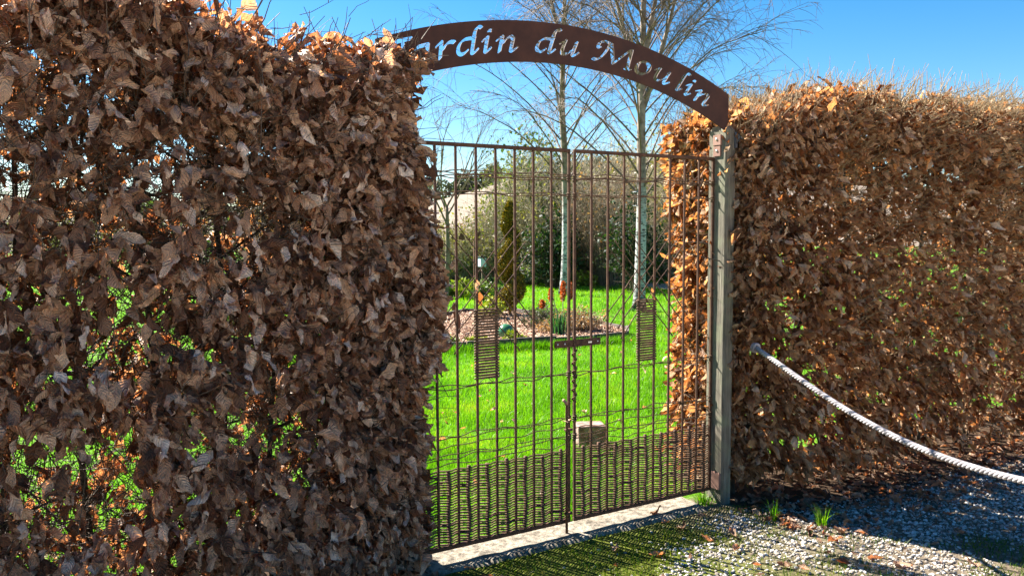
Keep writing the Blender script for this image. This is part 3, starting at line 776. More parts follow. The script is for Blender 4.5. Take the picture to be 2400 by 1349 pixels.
hedgeR = thing('beech_hedge', 'long clipped beech hedge with small sunlit leaves right of the oak post', 'hedge', (3.5, 0, 0), 'beech hedges on both sides of the gate')
make_hedge(hedgeR, R_front, R_back, (1.05, 8.5), (1, R_end), R_top, {'front': 4300, 'back': 1200, 'top': 1650, 'end': 950, 'inner': 450}, LO, M_LEAF_B,
           6500, R_sparse, 0, 0.086, 0.52, R_score, M_SHOOT, list(np.arange(1.2, 8.4, 0.28)), 14000)

face_shoots(hedgeR, R_front, (1.7, 5.0), (0.4, 2.45), 2600, M_SHOOT)
face_shoots(hedgeL, L_front, (-3.0, -0.95), (0.1, 2.45), 500, M_TWIG)

# ------------------------------------------------------------------ rope
rp = np.array([(1.137, -0.204, 0.924), (1.086, -0.432, 0.862), (1.033, -0.673, 0.790), (0.966, -0.977, 0.712), (0.908, -1.24, 0.662), (0.857, -1.47, 0.645), (0.813, -1.673, 0.645), (0.773, -1.853, 0.655), (0.70, -2.2, 0.70), (0.62, -2.6, 0.79)])
cl = np.concatenate([[0], np.cumsum(np.linalg.norm(np.diff(rp, axis=0), axis=1))])
pc_ = np.polynomial.polynomial.polyfit(cl, rp, 4)
sv = np.linspace(0, cl[-1], 420); rc = np.polynomial.polynomial.polyval(sv, pc_).T
rope = thing('rope', 'thick twisted white rope hanging in front of the right hedge', 'rope', tuple(rc[0]))
tg = nrm(np.gradient(rc, axis=0)); sd = nrm(np.cross(tg, np.array([0, 0, 1.]))); up = np.cross(sd, tg)
for k in range(3):
    a = sv / 0.062 * 2 * np.pi / 1 + k * 2 * np.pi / 3
    pts = rc + 0.0070 * (np.cos(a)[:, None] * sd + np.sin(a)[:, None] * up)
    part('strand', one_tube('strand', pts, 0.0078, 7), M_ROPE, rope)
t = np.linspace(0, 1, 30); a = t * 2 * np.pi
part('knot', one_tube('knot', np.c_[rc[0][0] + 0.02 * np.cos(a * 2), rc[0][1] - 0.012 + 0.03 * t, rc[0][2] + 0.022 * np.sin(a * 2)], 0.009, 6), M_ROPE, rope)
stk = thing('wooden_stake', 'short wooden stake holding the near end of the white rope', 'stake', (0.62, -2.62, 0))
part('pole', one_tube('pole', [(0.62, -2.63, -0.05), (0.62, -2.63, 0.4), (0.62, -2.63, 0.9)], 0.03, 10), M_OAK, stk)

# ------------------------------------------------------------------ grass, moss, gravel, litter
def blades(P, h, w, lean=0.35, seed=1):
    r = np.random.default_rng(seed); n = len(P)
    a = r.uniform(0, 2 * np.pi, n); b = r.uniform(0, 2 * np.pi, n)
    W = np.c_[np.cos(a), np.sin(a), np.zeros(n)] * w[:, None]
    L = np.c_[np.cos(b), np.sin(b), np.zeros(n)] * (h * np.abs(r.normal(0, lean, n)))[:, None]
    U = np.c_[np.zeros(n), np.zeros(n), h]
    v0, v1 = P - W, P + W; m = P + U * 0.6 + L * 0.35; v2, v3 = m - W * 0.75, m + W * 0.75; tip = P + U + L
    V = np.stack([v0, v1, v3, v2, tip], 1).reshape(-1, 3); o = np.arange(n)[:, None] * 5
    return V, [o + np.array([[0, 1, 2, 3]]), o + np.array([[3, 2, 4]])]
def noise2(P, s, seed=0.0): return np.array([mnoise.noise(Vector((p[0] * s, p[1] * s, seed))) for p in P])
BED = np.array([(1.75, 6.35), (2.5, 5.98), (3.15, 5.83), (3.75, 5.72), (4.3, 5.62), (4.92, 5.62), (5.35, 6.15), (5.45, 6.9), (5.35, 8.0), (5.3, 9.6), (4.6, 10.0), (3.6, 9.3), (2.6, 8.4)])
def in_poly(P, poly):
    x, y = P[:, 0], P[:, 1]; c = np.zeros(len(P), bool); j = len(poly) - 1
    for i in range(len(poly)):
        xi, yi = poly[i]; xj, yj = poly[j]
        c ^= ((yi > y) != (yj > y)) & (x < (xj - xi) * (y - yi) / (yj - yi + 1e-12) + xi); j = i
    return c
def wedge(n, d0, d1, s0, s1, power=1.0):
    d = d0 + (d1 - d0) * rng.uniform(0, 1, n) ** power; s = rng.uniform(s0, s1, n)
    return np.stack([CAM[0] + d * (SY + CY_ * s), CAM[1] + d * (CY_ - SY * s), np.zeros(n)], 1), d
LV, LF4, LF3, LT, off = [], [], [], [], 0
for (n, d0, d1, s0, s1, h0, pw) in ((70000, 3.9, 8.0, -0.14, 0.30, 0.052, 1.0), (60000, 8.0, 14.0, -0.14, 0.22, 0.058, 1.0), (56000, 14.0, 31.0, -0.13, 0.22, 0.085, 0.8), (36000, 2.9, 12.0, -0.72, -0.14, 0.06, 1.0), (26000, 12, 30, -0.7, -0.13, 0.09, 0.8), (14000, 4.5, 12, 0.3, 0.9, 0.07, 1.0)):
    P, d = wedge(n, d0, d1, s0, s1, pw)
    m = (P[:, 1] > 0.15) & ~in_poly(P, BED)
    # keep the path and the hedge footprint clear
    m &= ~((P[:, 1] < 0.55) & (np.abs(P[:, 0]) > 1.1))
    dp = np.min(np.linalg.norm(P[:, None, :2] - pth[None, ::2], axis=2), axis=1); m &= dp > 0.75
    P = P[m]; n = len(P)
    v = noise2(P, 0.9) + 0.6 * noise2(P, 3.1, 5)
    h = h0 * (0.9 + 0.7 * v) * rng.uniform(0.6, 1.35, n); h = np.maximum(h, 0.02)
    # longer uncut fringe against the timber edging
    w = np.full(n, 0.0018) * (h0 / 0.052) * (1 + 0.035 * d[m])
    V, Fs = blades(P, h, w, 0.5, int(n))
    LV.append(V); LF4.append(Fs[0] + off); LF3.append(Fs[1] + off); off += len(V)
    LT.append(np.repeat(np.clip(0.5 + 0.45 * noise2(P, 1.6, 9) + 0.2 * noise2(P, 6, 3) + rng.normal(0, 0.16, n) + 0.006 * d[m], 0, 1), 5))
# fringe along the edging
edge = np.vstack([bez([BED[i], BED[i + 1]], 60) for i in range(5)])
e2 = np.repeat(edge, 14, 0) + rng.normal(0, 0.05, (len(edge) * 14, 2)) + np.array([-0.02, -0.13])
P = np.c_[e2, np.zeros(len(e2))]; P = P[~in_poly(P, BED)]; n = len(P)
V, Fs = blades(P, rng.uniform(0.06, 0.15, n), np.full(n, 0.003), 0.5, 99); LV.append(V); LF4.append(Fs[0] + off); LF3.append(Fs[1] + off); off += len(V)
LT.append(np.repeat(rng.uniform(0.1, 0.7, n), 5))
tag(link('lawn_grass', mesh_np('lawn_grass', np.vstack(LV), [np.vstack(LF4), np.vstack(LF3)], tint=np.concatenate(LT)), M_GRASS), 'bright green lawn grass inside the gate', 'grass', kind='stuff')

# verge outside the gate
def outside(n, x0=-2.2, x1=4.2, y0=-2.4, y1=-0.13):
    return np.c_[rng.uniform(x0, x1, n), rng.uniform(y0, y1, n), np.zeros(n)]
def gravel_amount(P):
    return 0.45 * P[:, 0] - 0.05 + 1.1 * noise2(P, 1.5, 11) + 0.5 * noise2(P, 4.5, 12) + 0.30 * (P[:, 1] + 0.5)
P = outside(46000); ga = gravel_amount(P)
keep = rng.uniform(0, 1, len(P)) > np.clip(ga * 1.5 + 0.45, 0.02, 0.992)
P = P[keep]; n = len(P)
V, Fs = blades(P, rng.uniform(0.012, 0.042, n) * (1 + 0.5 * noise2(P, 5, 2)), np.full(n, 0.0017), 0.7, 31)
tag(link('verge_grass', mesh_np('verge_grass', V, Fs, tint=np.repeat(np.clip(rng.normal(0.45, 0.22, n), 0, 1), 5)), M_GRASS_OUT), 'short patchy grass on the ground outside the gate', 'grass', kind='stuff')
P = outside(60000); v = noise2(P, 3.2, 21) + 0.6 * noise2(P, 9, 22)
keep = (v > 0.12) & (gravel_amount(P) < 0.35); P = P[keep]; n = len(P)
V, Fs = blades(P, rng.uniform(0.006, 0.018, n), np.full(n, 0.0025), 0.8, 32)
tag(link('moss', mesh_np('moss', V, Fs, tint=np.repeat(np.clip(rng.normal(0.6, 0.22, n), 0, 1), 5)), M_MOSS), 'yellow green moss cushions between the gravel and grass', 'moss', kind='stuff')

ICO = []
for k in range(10):
    bm = bmesh.new(); bmesh.ops.create_icosphere(bm, subdivisions=2, radius=1.0)
    bm.verts.ensure_lookup_table()
    V = np.array([v.co[:] for v in bm.verts]); F = np.array([[v.index for v in f.verts] for f in bm.faces]); bm.free()
    V = V * (1 + 0.28 * np.array([mnoise.noise(Vector(v) * 1.1 + Vector((k * 7.3, 0, 0))) for v in V]))[:, None]
    ICO.append(V * np.array([1.0, rng.uniform(0.6, 0.9), rng.uniform(0.4, 0.65)]))
ICO = np.array(ICO); ICOF = F
def rot_rand(n, tilt=0.35):
    a = rng.uniform(0, 2 * np.pi, n); b = rng.normal(0, tilt, n); c = rng.normal(0, tilt, n)
    z0 = np.zeros(n); o = np.ones(n)
    Rz = np.stack([np.cos(a), -np.sin(a), z0, np.sin(a), np.cos(a), z0, z0, z0, o], 1).reshape(-1, 3, 3)
    Rx = np.stack([o, z0, z0, z0, np.cos(b), -np.sin(b), z0, np.sin(b), np.cos(b)], 1).reshape(-1, 3, 3)
    Ry = np.stack([np.cos(c), z0, np.sin(c), z0, o, z0, -np.sin(c), z0, np.cos(c)], 1).reshape(-1, 3, 3)
    return Rz @ Rx @ Ry
def stones(P, size, tint):
    n = len(P); L = ICO[rng.integers(0, 10, n)] * size[:, None, None]
    V = np.einsum('nij,nvj->nvi', rot_rand(n), L) + P[:, None]
    F = (ICOF[None] + (np.arange(n) * ICO.shape[1])[:, None, None]).reshape(-1, 3)
    return V.reshape(-1, 3), F, np.repeat(tint, ICO.shape[1])
M_GRAVEL = leaf_mat('limestone_gravel', [(0.0, (0.11, 0.085, 0.065)), (0.35, (0.27, 0.24, 0.205)), (0.7, (0.42, 0.39, 0.35)), (1.0, (0.58, 0.56, 0.53))], trans=0.0, veins=False, rough=0.85)
P = outside(50000, -1.2, 4.2, -2.3, -0.2); ga = gravel_amount(P)
P = P[rng.uniform(0, 1, len(P)) < np.clip(ga * 1.7 + 0.42, 0.015, 1.0)]
# little gravel right under the hedge
P = P[(P[:, 1] < np.array([R_front(x, 0.1) for x in P[:, 0]]) - 0.22 * rng.uniform(0, 1, len(P))) | (P[:, 0] < 1.0)]
sz = 0.0038 + 0.0092 * rng.uniform(0, 1, len(P)) ** 2.2; P[:, 2] = sz * rng.uniform(-0.05, 0.35, len(P))
V, F, Tn = stones(P, sz, np.clip(rng.normal(0.58, 0.3, len(P)), 0, 1))
tag(link('gravel', mesh_np('gravel', V, F, tint=Tn), M_GRAVEL), 'pale limestone gravel on the ground before the right hedge', 'gravel', kind='stuff')

def flat_leaves(P, sizes, mat_, name, label, tint_mu, lib=LO):
    n = len(P)
    T = np.c_[rng.normal(0, 1, (n, 2)), rng.normal(0, 0.25, n)]; Nn = np.c_[rng.normal(0, 0.4, (n, 2)), np.ones(n)]
    me = leaf_mesh(name, P, T, Nn, sizes, rng.integers(0, NVAR, n), np.clip(rng.normal(tint_mu, 0.2, n), 0, 1), lib)
    return tag(link(name, me, mat_), label, 'leaves', kind='stuff')
P1 = np.c_[rng.uniform(1.0, 5.0, 900), rng.normal(-0.42, 0.22, 900), np.full(900, 0.014)]
P2 = np.c_[rng.uniform(-1.0, 3.5, 170), rng.uniform(-2.0, -0.15, 170), np.full(170, 0.018)]
P4 = np.c_[rng.uniform(-4.5, -0.8, 900), rng.normal(-0.25, 0.35, 900), np.full(900, 0.014)]
P5 = np.c_[rng.uniform(-4.5, -1.0, 400), rng.uniform(0.2, 1.3, 400), np.full(400, 0.03)]
PP = np.vstack([P1, P2, P4, P5])
flat_leaves(PP, rng.uniform(0.045, 0.085, len(PP)), M_LEAF_A, 'leaf_litter', 'fallen brown beech leaves along the foot of the hedges', 0.4)
P3 = np.vstack([wedge(36, 4.2, 9.0, -0.1, 0.22)[0], wedge(30, 9, 16, -0.1, 0.15)[0]]); P3 = P3[(P3[:, 1] > 0.3) & ~in_poly(P3, BED)]; P3[:, 2] = 0.05
flat_leaves(P3, rng.uniform(0.05, 0.09, len(P3)), M_LEAF_A, 'lawn_leaves', 'few fallen leaves lying on the lawn', 0.75)

def tuft(name, label, x, y, n, h, spread, seed, dark=0.5):
    r = np.random.default_rng(seed)
    root = thing(name, label, 'grass tuft', (x, y, 0), 'grass tufts by the gate')
    Cs = []; Rs = []
    P = []
    V_, F_, o = [], [], 0
    for i in range(n):
        a = r.uniform(0, 6.28); rr = r.uniform(0, spread * 0.3); L = h * r.uniform(0.5, 1.1); ln = abs(r.normal(0.35, 0.3))
        b = np.array([x + rr * math.cos(a), y + rr * math.sin(a), 0]); dir_ = np.array([math.cos(a), math.sin(a), 0])
        sd_ = np.array([-math.sin(a), math.cos(a), 0]) * r.uniform(0.0016, 0.003)
        for q in range(5):
            t = q / 4; p = b + dir_ * (ln * L * t ** 1.8) + np.array([0, 0, L * (t - 0.28 * ln * t * t)])
            w = sd_ * (1 - t ** 2) + sd_ * 0.04
            V_ += [p - w, p + w]
            if q: F_.append((o + 2 * q - 2, o + 2 * q - 1, o + 2 * q + 1, o + 2 * q))
        o += 10
    part('blades', mesh_np('blades', np.array(V_), np.array(F_), tint=np.repeat(np.clip(r.normal(dark, 0.2, n), 0, 1), 10)), M_GRASS, root)
tuft('grass_tuft', 'grass tuft on the gravel in front of the post, left one of two', 1.07, -0.42, 42, 0.11, 0.1, 1)
tuft('grass_tuft', 'lusher grass tuft with broad blades, right one of two before the hedge', 1.22, -0.62, 60, 0.125, 0.13, 2, 0.6)
tuft('grass_tuft', 'low lush grass tuft at the end of the concrete strip beside the post', 0.93, -0.02, 130, 0.075, 0.24, 3, 0.55)

def lone_leaf(label, p, t, n, s, v, tb, m=M_LEAF_A):
    o = single_leaf(np.array(p, float), np.array(t, float), np.array(n, float), s, v, m, None, tb, 'dead_leaf', HI)
    return tag(o, label, 'leaf', 'dead leaves caught on or under the gate')
lone_leaf('curled brown leaf lying on the concrete strip under the right gate leaf', (0.50, -0.05, 0.03), (1, 0.2, 0.15), (0.1, -0.5, 1), 0.10, 3, 1, M_LEAF_B)
lone_leaf('pale pinkish leaf caught in the slanting rods above the left woven panel', (-0.565, -0.02, 1.365), (-0.1, 0, -1), (0.1, -1, 0.1), 0.065, 5, 7)
lone_leaf('bright orange leaf hanging under a pale one over the left woven panel', (-0.53, 0.02, 1.305), (0.05, 0, -1), (0.1, -1, 0.1), 0.075, 8, 2, M_LEAF_B)
lone_leaf('orange leaf stuck on top of the right woven panel', (0.53, -0.012, 1.285), (0.2, 0, -1), (0.3, -1, 0.1), 0.075, 11, 3, M_LEAF_B)
lone_leaf('small tan leaf wedged between the drop bolt and the gate bar', (-0.075, -0.025, 0.62), (1, 0, -0.1), (0, -0.4, 1), 0.055, 14, 6)

# ------------------------------------------------------------------ stone block on the lawn
blk = thing('stone_block', 'pale squared stone block standing on the lawn just inside the gate', 'stone', (1.10, 1.33, 0))
me = bevel_box('block', -0.105, 0.105, -0.085, 0.085, 0.0, 0.175, 0, 1, 0.006, sub=3)
for p in me.polygons: p.use_smooth = False
o = link('block', me, M_STONE, blk); o.rotation_euler = (0, 0, R_(-24))
bv = o.modifiers.new('soft', 'BEVEL'); bv.width = 0.012; bv.segments = 2; bv.limit_method = 'ANGLE'

# ------------------------------------------------------------------ flower bed
bedz = 0.085
bm = bmesh.new(); vv = [bm.verts.new((x, y, bedz)) for x, y in BED]; f = bm.faces.new(vv)
bmesh.ops.triangulate(bm, faces=[f]); me = bpy.data.meshes.new('bed_soil'); bm.to_mesh(me); bm.free()
tag(link('bed_soil', me, M_MULCH), 'soil of the raised flower bed', kind='structure')
P = np.c_[rng.uniform(1.7, 5.5, 9000), rng.uniform(5.6, 10, 9000), np.zeros(9000)]; P = P[in_poly(P, BED)]; n = len(P)
P[:, 2] = bedz + rng.uniform(0.0, 0.012, n)
L = np.stack([np.array([(-1, -.35, -.12), (1, -.3, -.1), (.9, .35, -.12), (-1, .3, -.1), (-.9, -.3, .12), (1, -.3, .1), (.9, .3, .14), (-1, .35, .1)])] * n) * rng.uniform(0.012, 0.035, (n, 1, 1))
V = np.einsum('nij,nvj->nvi', rot_rand(n, 0.5), L) + P[:, None]
bf = np.array([(0, 3, 2, 1), (4, 5, 6, 7), (0, 1, 5, 4), (1, 2, 6, 5), (2, 3, 7, 6), (3, 0, 4, 7)])
M_CHIPS = leaf_mat('bark_chips', [(0, (0.12, 0.06, 0.04)), (0.4, (0.28, 0.16, 0.10)), (0.8, (0.42, 0.28, 0.20)), (1, (0.55, 0.44, 0.36))], trans=0.0, veins=False, rough=0.9)
tag(link('bark_mulch', mesh_np('bark_mulch', V.reshape(-1, 3), (bf[None] + (np.arange(n) * 8)[:, None, None]).reshape(-1, 4), tint=np.repeat(rng.uniform(0, 1, n), 8), smooth=False), M_CHIPS), 'tan bark chips covering the flower bed', 'mulch', kind='stuff')
edg = thing('bed_edging', 'low dark timber edging round the flower bed', 'edging', (3.6, 5.9, 0))
for i in range(len(BED)):
    a, b = Vector((*BED[i], 0)), Vector((*BED[(i + 1) % len(BED)], 0)); d = (b - a); Ln = d.length
    me = bevel_box('board', 0.004, Ln - 0.004, -0.022, 0.022, -0.02, 0.135 + 0.01 * (i % 3), 0.004, 1)
    o = link('board', me, M_TIMBER, edg); o.location = a - Vector(edg.location); o.rotation_euler = (0, 0, math.atan2(d.y, d.x))

# ------------------------------------------------------------------ plants of the bed
def leaf_cloud(P, size, tint, seed, updir=0.3, flat=False):
    """small pointed leaf faces: two triangles folded along the middle"""
    r = np.random.default_rng(seed); n = len(P)
    T = nrm(r.normal(0, 1, (n, 3)) + np.array([0, 0, updir])); Nn = nrm(r.normal(0, 1, (n, 3)))
    X = nrm(np.cross(T, Nn)); Z = np.cross(X, T); s = size[:, None] if hasattr(size, '__len__') else size
    a = P; b = P + (T * 0.5 + X * 0.3 + Z * 0.1) * s; c = P + T * s; d = P + (T * 0.5 - X * 0.3 + Z * 0.1) * s
    V = np.stack([a, b, c, d], 1).reshape(-1, 3); o = np.arange(n)[:, None] * 4
    return V, o + np.array([[0, 1, 2, 3]]), np.repeat(tint, 4)

M_THUJA = leaf_mat('golden_thuja', [(0, (0.018, 0.028, 0.006)), (0.5, (0.13, 0.11, 0.010)), (1, (0.46, 0.33, 0.018))], trans=0.12, tcol=(0.3, 0.26, 0.04), veins=False)
def topiary():
    x0, y0 = 4.98, 9.04; H = 2.12
    root = thing('spiral_topiary', 'golden conifer clipped into a tall spiral in the flower bed', 'topiary', (x0, y0, 0))
    part('trunk', one_tube('trunk', [(x0, y0, 0), (x0 + .01, y0, 1.0), (x0, y0, H - 0.25)], [0.03, 0.022, 0.008], 7), M_BARK_OLD, root)
    n = 26000; t = rng.uniform(0.04, 1, n) ** 0.9
    env = 0.285 * (1 - t) ** 0.62 + 0.035
    env *= np.where(t < 0.12, 0.7 + t * 2.5, 1)
    th = rng.uniform(0, 2 * np.pi, n)
    ph = (th / (2 * np.pi) - t * 2.6 + 0.2) % 1.0                       # position across the helical band
    r = env * np.clip(1.1 * np.sin(np.pi * np.clip(ph * 1.25, 0, 1)) ** 0.7, 0.12, 1) * (1 - 0.25 * rng.uniform(0, 1, n) ** 2)
    P = np.c_[x0 + r * np.cos(th), y0 + r * np.sin(th), 0.06 + t * (H - 0.08)] + rng.normal(0, 0.008, (n, 3))
    V, F, T = leaf_cloud(P, rng.uniform(0.025, 0.05, n), np.clip(rng.normal(0.55, 0.25, n), 0, 1), 4, 0.8)
    part('foliage', mesh_np('foliage', V, F, tint=T), M_THUJA, root, 'stuff')
topiary()

def twig_bush(name, label, cat, x, y, z0, h, w, n, mat_, seed, leaf=None, leaf_n=0, leaf_s=0.03, group=None, r0=0.004, spread_up=0.6, tint=0.5, sub=3):
    r = np.random.default_rng(seed)
    root = thing(name, label, cat, (x, y, z0), group)
    a = r.uniform(0, 2 * np.pi, n); q = np.sqrt(r.uniform(0, 1, n)) * w
    b = np.c_[x + q * 0.25 * np.cos(a), y + q * 0.25 * np.sin(a), np.full(n, z0 - 0.02)]
    e = np.c_[x + q * np.cos(a), y + q * np.sin(a), z0 + h * r.uniform(0.45, 1.05, n) * (1 - spread_up * (q / w) ** 2)]
    m_ = (b + e) / 2 + np.c_[r.normal(0, w * .12, (n, 2)), np.abs(r.normal(0, h * .1, n))]
    t = np.linspace(0, 1, 6)[None, :, None]
    C = b[:, None] * (1 - t) ** 2 + 2 * m_[:, None] * t * (1 - t) + e[:, None] * t * t
    R = np.linspace(1, 0.35, 6)[None] * r.uniform(0.6, 1.2, (n, 1)) * r0
    V, F = tubes(C, R, 3); bag = Bag(); bag.add(V, F)
    k = sub
    i = np.repeat(np.arange(n), k); s = r.uniform(0.25, 0.98, n * k)[:, None]
    b2 = b[i] * (1 - s) ** 2 + 2 * m_[i] * s * (1 - s) + e[i] * s * s
    d2 = nrm((e - m_)[i] + r.normal(0, 0.6, (n * k, 3)) * np.linalg.norm((e - m_)[i], axis=1, keepdims=True))
    e2 = b2 + d2 * r.uniform(0.1, 0.32, (n * k, 1)) * h
    t4 = np.linspace(0, 1, 4)[None, :, None]; C2 = b2[:, None] * (1 - t4) + e2[:, None] * t4 + r.normal(0, 0.012 * h, (n * k, 4, 3))
    V, F = tubes(C2, np.linspace(0.55, 0.25, 4)[None] * np.full((n * k, 1), r0), 3); bag.add(V, F)
    part('stems', bag.mesh('stems'), mat_, root, 'stuff')
    if leaf_n:
        j = r.integers(0, n * k, leaf_n); s = r.uniform(0.0, 1.05, leaf_n)[:, None]
        P = b2[j] * (1 - s) + e2[j] * s + r.normal(0, 0.02 * h, (leaf_n, 3))
        P[:, 2] = np.maximum(P[:, 2], z0 + 0.01)
        V, F, T = leaf_cloud(P, leaf_s * r.uniform(0.6, 1.4, leaf_n), np.clip(r.normal(tint, 0.22, leaf_n), 0, 1), seed + 1)
        part('foliage', mesh_np('foliage', V, F, tint=T), leaf, root, 'stuff')
    return root
FOL = lambda nm, a, b, c, tc_=(0.26, 0.3, 0.06), tr=0.3: leaf_mat(nm, [(0, a), (0.5, b), (1, c)], trans=tr, tcol=tc_, veins=False)
M_OLIVE = FOL('olive_leaf', (0.08, 0.075, 0.03), (0.22, 0.20, 0.08), (0.40, 0.36, 0.18))
M_IVY = FOL('ivy_leaf', (0.018, 0.042, 0.014), (0.055, 0.11, 0.025), (0.17, 0.22, 0.07))
M_LIME = FOL('lime_leaf', (0.09, 0.13, 0.015), (0.20, 0.26, 0.03), (0.34, 0.36, 0.06))
M_TAN = FOL('tan_leaf', (0.14, 0.10, 0.055), (0.30, 0.23, 0.135), (0.48, 0.40, 0.26), (0.45, 0.28, 0.1))
M_DARKG = FOL('dark_leaf', (0.008, 0.02, 0.010), (0.02, 0.045, 0.02), (0.05, 0.085, 0.04))
M_GREY = FOL('grey_leaf', (0.05, 0.065, 0.055), (0.11, 0.13, 0.11), (0.24, 0.26, 0.24))
M_PLUME = FOL('rust_plume', (0.16, 0.05, 0.012), (0.34, 0.12, 0.03), (0.5, 0.24, 0.08), (0.5, 0.2, 0.05))

twig_bush('twiggy_shrub', 'dark grey twiggy shrub with upright bare tips in the flower bed', 'shrub', 4.42, 7.1, bedz, 0.42, 0.36, 150, M_BARK_OLD, 21, M_GREY, 900, 0.045, r0=0.004, tint=0.25)
twig_bush('dry_perennial', 'broad clump of straw coloured dead perennials at the bed corner', 'plant', 4.75, 6.55, bedz, 0.36, 0.46, 260, M_BARK_PALE, 22, M_TAN, 2600, 0.03, r0=0.003, tint=0.55, spread_up=0.4)
twig_bush('dry_perennial', 'narrow clump of straw coloured dead perennials behind the latch', 'plant', 4.25, 6.65, bedz, 0.20, 0.25, 120, M_BARK_PALE, 23, M_TAN, 900, 0.03, r0=0.003)
twig_bush('low_plant', 'yellow green low plant at the left front of the bed', 'plant', 2.35, 6.25, bedz, 0.12, 0.17, 40, M_BARK_OLD, 24, M_LIME, 700, 0.05, r0=0.003)
twig_bush('low_plant', 'pale yellow low plant with reddish centre beside the leftmost bar', 'plant', 2.75, 6.15, bedz, 0.09, 0.15, 40, M_BARK_OLD, 25, M_LIME, 500, 0.05, r0=0.003, tint=0.8)
twig_bush('low_plant', 'small lime green plant in front of the green glazed ball', 'plant', 3.3, 6.12, bedz, 0.12, 0.16, 40, M_BARK_OLD, 26, M_LIME, 420, 0.045, r0=0.003)
twig_bush('low_plant', 'yellow leaved seedling beside the topiary foot', 'plant', 4.4, 8.7, bedz, 0.4, 0.22, 50, M_BARK_OLD, 27, M_LIME, 600, 0.06, r0=0.003, tint=0.9)
def daffodil():
    x, y = 4.2, 6.3
    root = thing('daffodil_clump', 'clump of upright blue green daffodil leaves in the bed', 'plant', (x, y, bedz))
    r = np.random.default_rng(5); V_, F_, o = [], [], 0
    for i in range(60):
        a = r.uniform(0, 6.28); q = r.uniform(0, 0.12); b = np.array([x + q * math.cos(a), y + q * math.sin(a), bedz - 0.01]); L = r.uniform(0.2, 0.36)
        ln = r.uniform(0.0, 0.35); dr = np.array([math.cos(a), math.sin(a), 0]); c = r.uniform(0, 6.28); sd_ = np.array([math.cos(c), math.sin(c), 0]) * 0.008
        for k in range(4):
            t = k / 3; p = b + dr * ln * L * t * t + np.array([0, 0, L * t]); w = sd_ * (1.0 if k < 3 else 0.3)
            V_ += [p - w, p + w]
            if k: F_.append((o + 2 * k - 2, o + 2 * k - 1, o + 2 * k + 1, o + 2 * k))
        o += 8
    m_ = FOL('daffodil_leaf', (0.015, 0.07, 0.035), (0.035, 0.13, 0.06), (0.08, 0.2, 0.1))
    part('leaves', mesh_np('leaves', np.array(V_), np.array(F_), tint=np.repeat(r.uniform(0, 1, 60), 8)), m_, root)
daffodil()
def plume_plant():
    x, y = 4.55, 6.75
    root = thing('plume_plant', 'dried plant with rusty orange plumes behind the latch', 'plant', (x, y, bedz))
    r = np.random.default_rng(6)
    for (dx, dy, h, Lp) in ((-0.14, 0.05, 0.60, 0.20), (0.02, 0.0, 0.70, 0.24), (0.14, 0.0, 0.68, 0.25), (-0.30, 0.0, 0.42, 0.12), (0.07, 0.1, 0.62, 0.22)):
        b = np.array([x + dx * 0.3, y, bedz]); e = np.array([x + dx * CY_ * 1.0, y + dy - dx * SY, bedz + h])
        st = part('stem', one_tube('stem', bez([b, (b + e) / 2 + [0, 0, .08], e], 7), 0.005, 5), M_BARK_PALE, root)
        n = 380; t = r.uniform(0, 1, n); rr = 0.045 * np.sqrt(np.sin(np.pi * np.clip(t * 0.9 + 0.1, 0, 1))) * r.uniform(0.2, 1, n); a = r.uniform(0, 6.28, n)
        P = e + np.c_[rr * np.cos(a), rr * np.sin(a), -Lp * (1 - t) + 0.03]
        V, F, T = leaf_cloud(P, 0.03, r.uniform(0.1, 1, n), 9)
        part('plume', mesh_np('plume', V, F, tint=T), M_PLUME, root)
    # strap leaves bleached by winter
    V_, F_, o = [], [], 0
    for i in range(26):
        a = r.uniform(0, 6.28); b = np.array([x - 0.1 + r.normal(0, .05), y, bedz]); L = r.uniform(0.25, 0.45); dr = np.array([math.cos(a), math.sin(a), 0]); sd_ = np.array([-math.sin(a), math.cos(a), 0]) * 0.006
        for k in range(5):
            t = k / 4; p = b + dr * L * 0.6 * t + np.array([0, 0, L * (t - 0.45 * t * t)]); V_ += [p - sd_ * (1 - t * .8), p + sd_ * (1 - t * .8)]
            if k: F_.append((o + 2 * k - 2, o + 2 * k - 1, o + 2 * k + 1, o + 2 * k))
        o += 10
    part('leaves', mesh_np('leaves', np.array(V_), np.array(F_), tint=np.repeat(r.uniform(.5, 1, 26), 10)), M_TAN, root)
plume_plant()
bm = bmesh.new(); bmesh.ops.create_uvsphere(bm, u_segments=24, v_segments=16, radius=0.115)
me = bpy.data.meshes.new('glazed_ball'); bm.to_mesh(me); bm.free()
for p in me.polygons: p.use_smooth = True
o = link('glazed_ball', me, M_BALL, None, (3.37, 6.44, bedz + 0.075)); tag(o, 'round green glazed garden ball resting on the bark chips', 'garden ball')

# rusty cut-out ornaments
M_RUSTFIG = solid_mat('rust_sheet', (0.10, 0.038, 0.022), (0.19, 0.08, 0.045), scale=30, rough=0.8, bump=0.2, dist=0.001)
def extrude_poly(name, pts, origin, ax, thick=0.006):
    """outline pts (along ax, up) in metres, extruded to a plate"""
    ax = np.array(ax, float); ax /= np.linalg.norm(ax); nrm_ = np.array([-ax[1], ax[0], 0])
    bm = bmesh.new()
    A = [bm.verts.new(np.array(origin) + ax * p[0] + np.array([0, 0, p[1]]) + nrm_ * thick / 2) for p in pts]
    f = bm.faces.new(A); r = bmesh.ops.extrude_face_region(bm, geom=[f])
    for v in r['geom']:
        if isinstance(v, bmesh.types.BMVert): v.co -= Vector(nrm_ * thick)
    bmesh.ops.recalc_face_normals(bm, faces=bm.faces)
    me = bpy.data.meshes.new(name); bm.to_mesh(me); bm.free(); return me
AX = (CY_, -SY, 0)
orn = thing('rusty_ornament', 'rusty garden stake with a little house and birds cut from sheet metal', 'ornament', (2.05, 5.01, 0))
c0 = np.array([2.05, 5.01, 0])
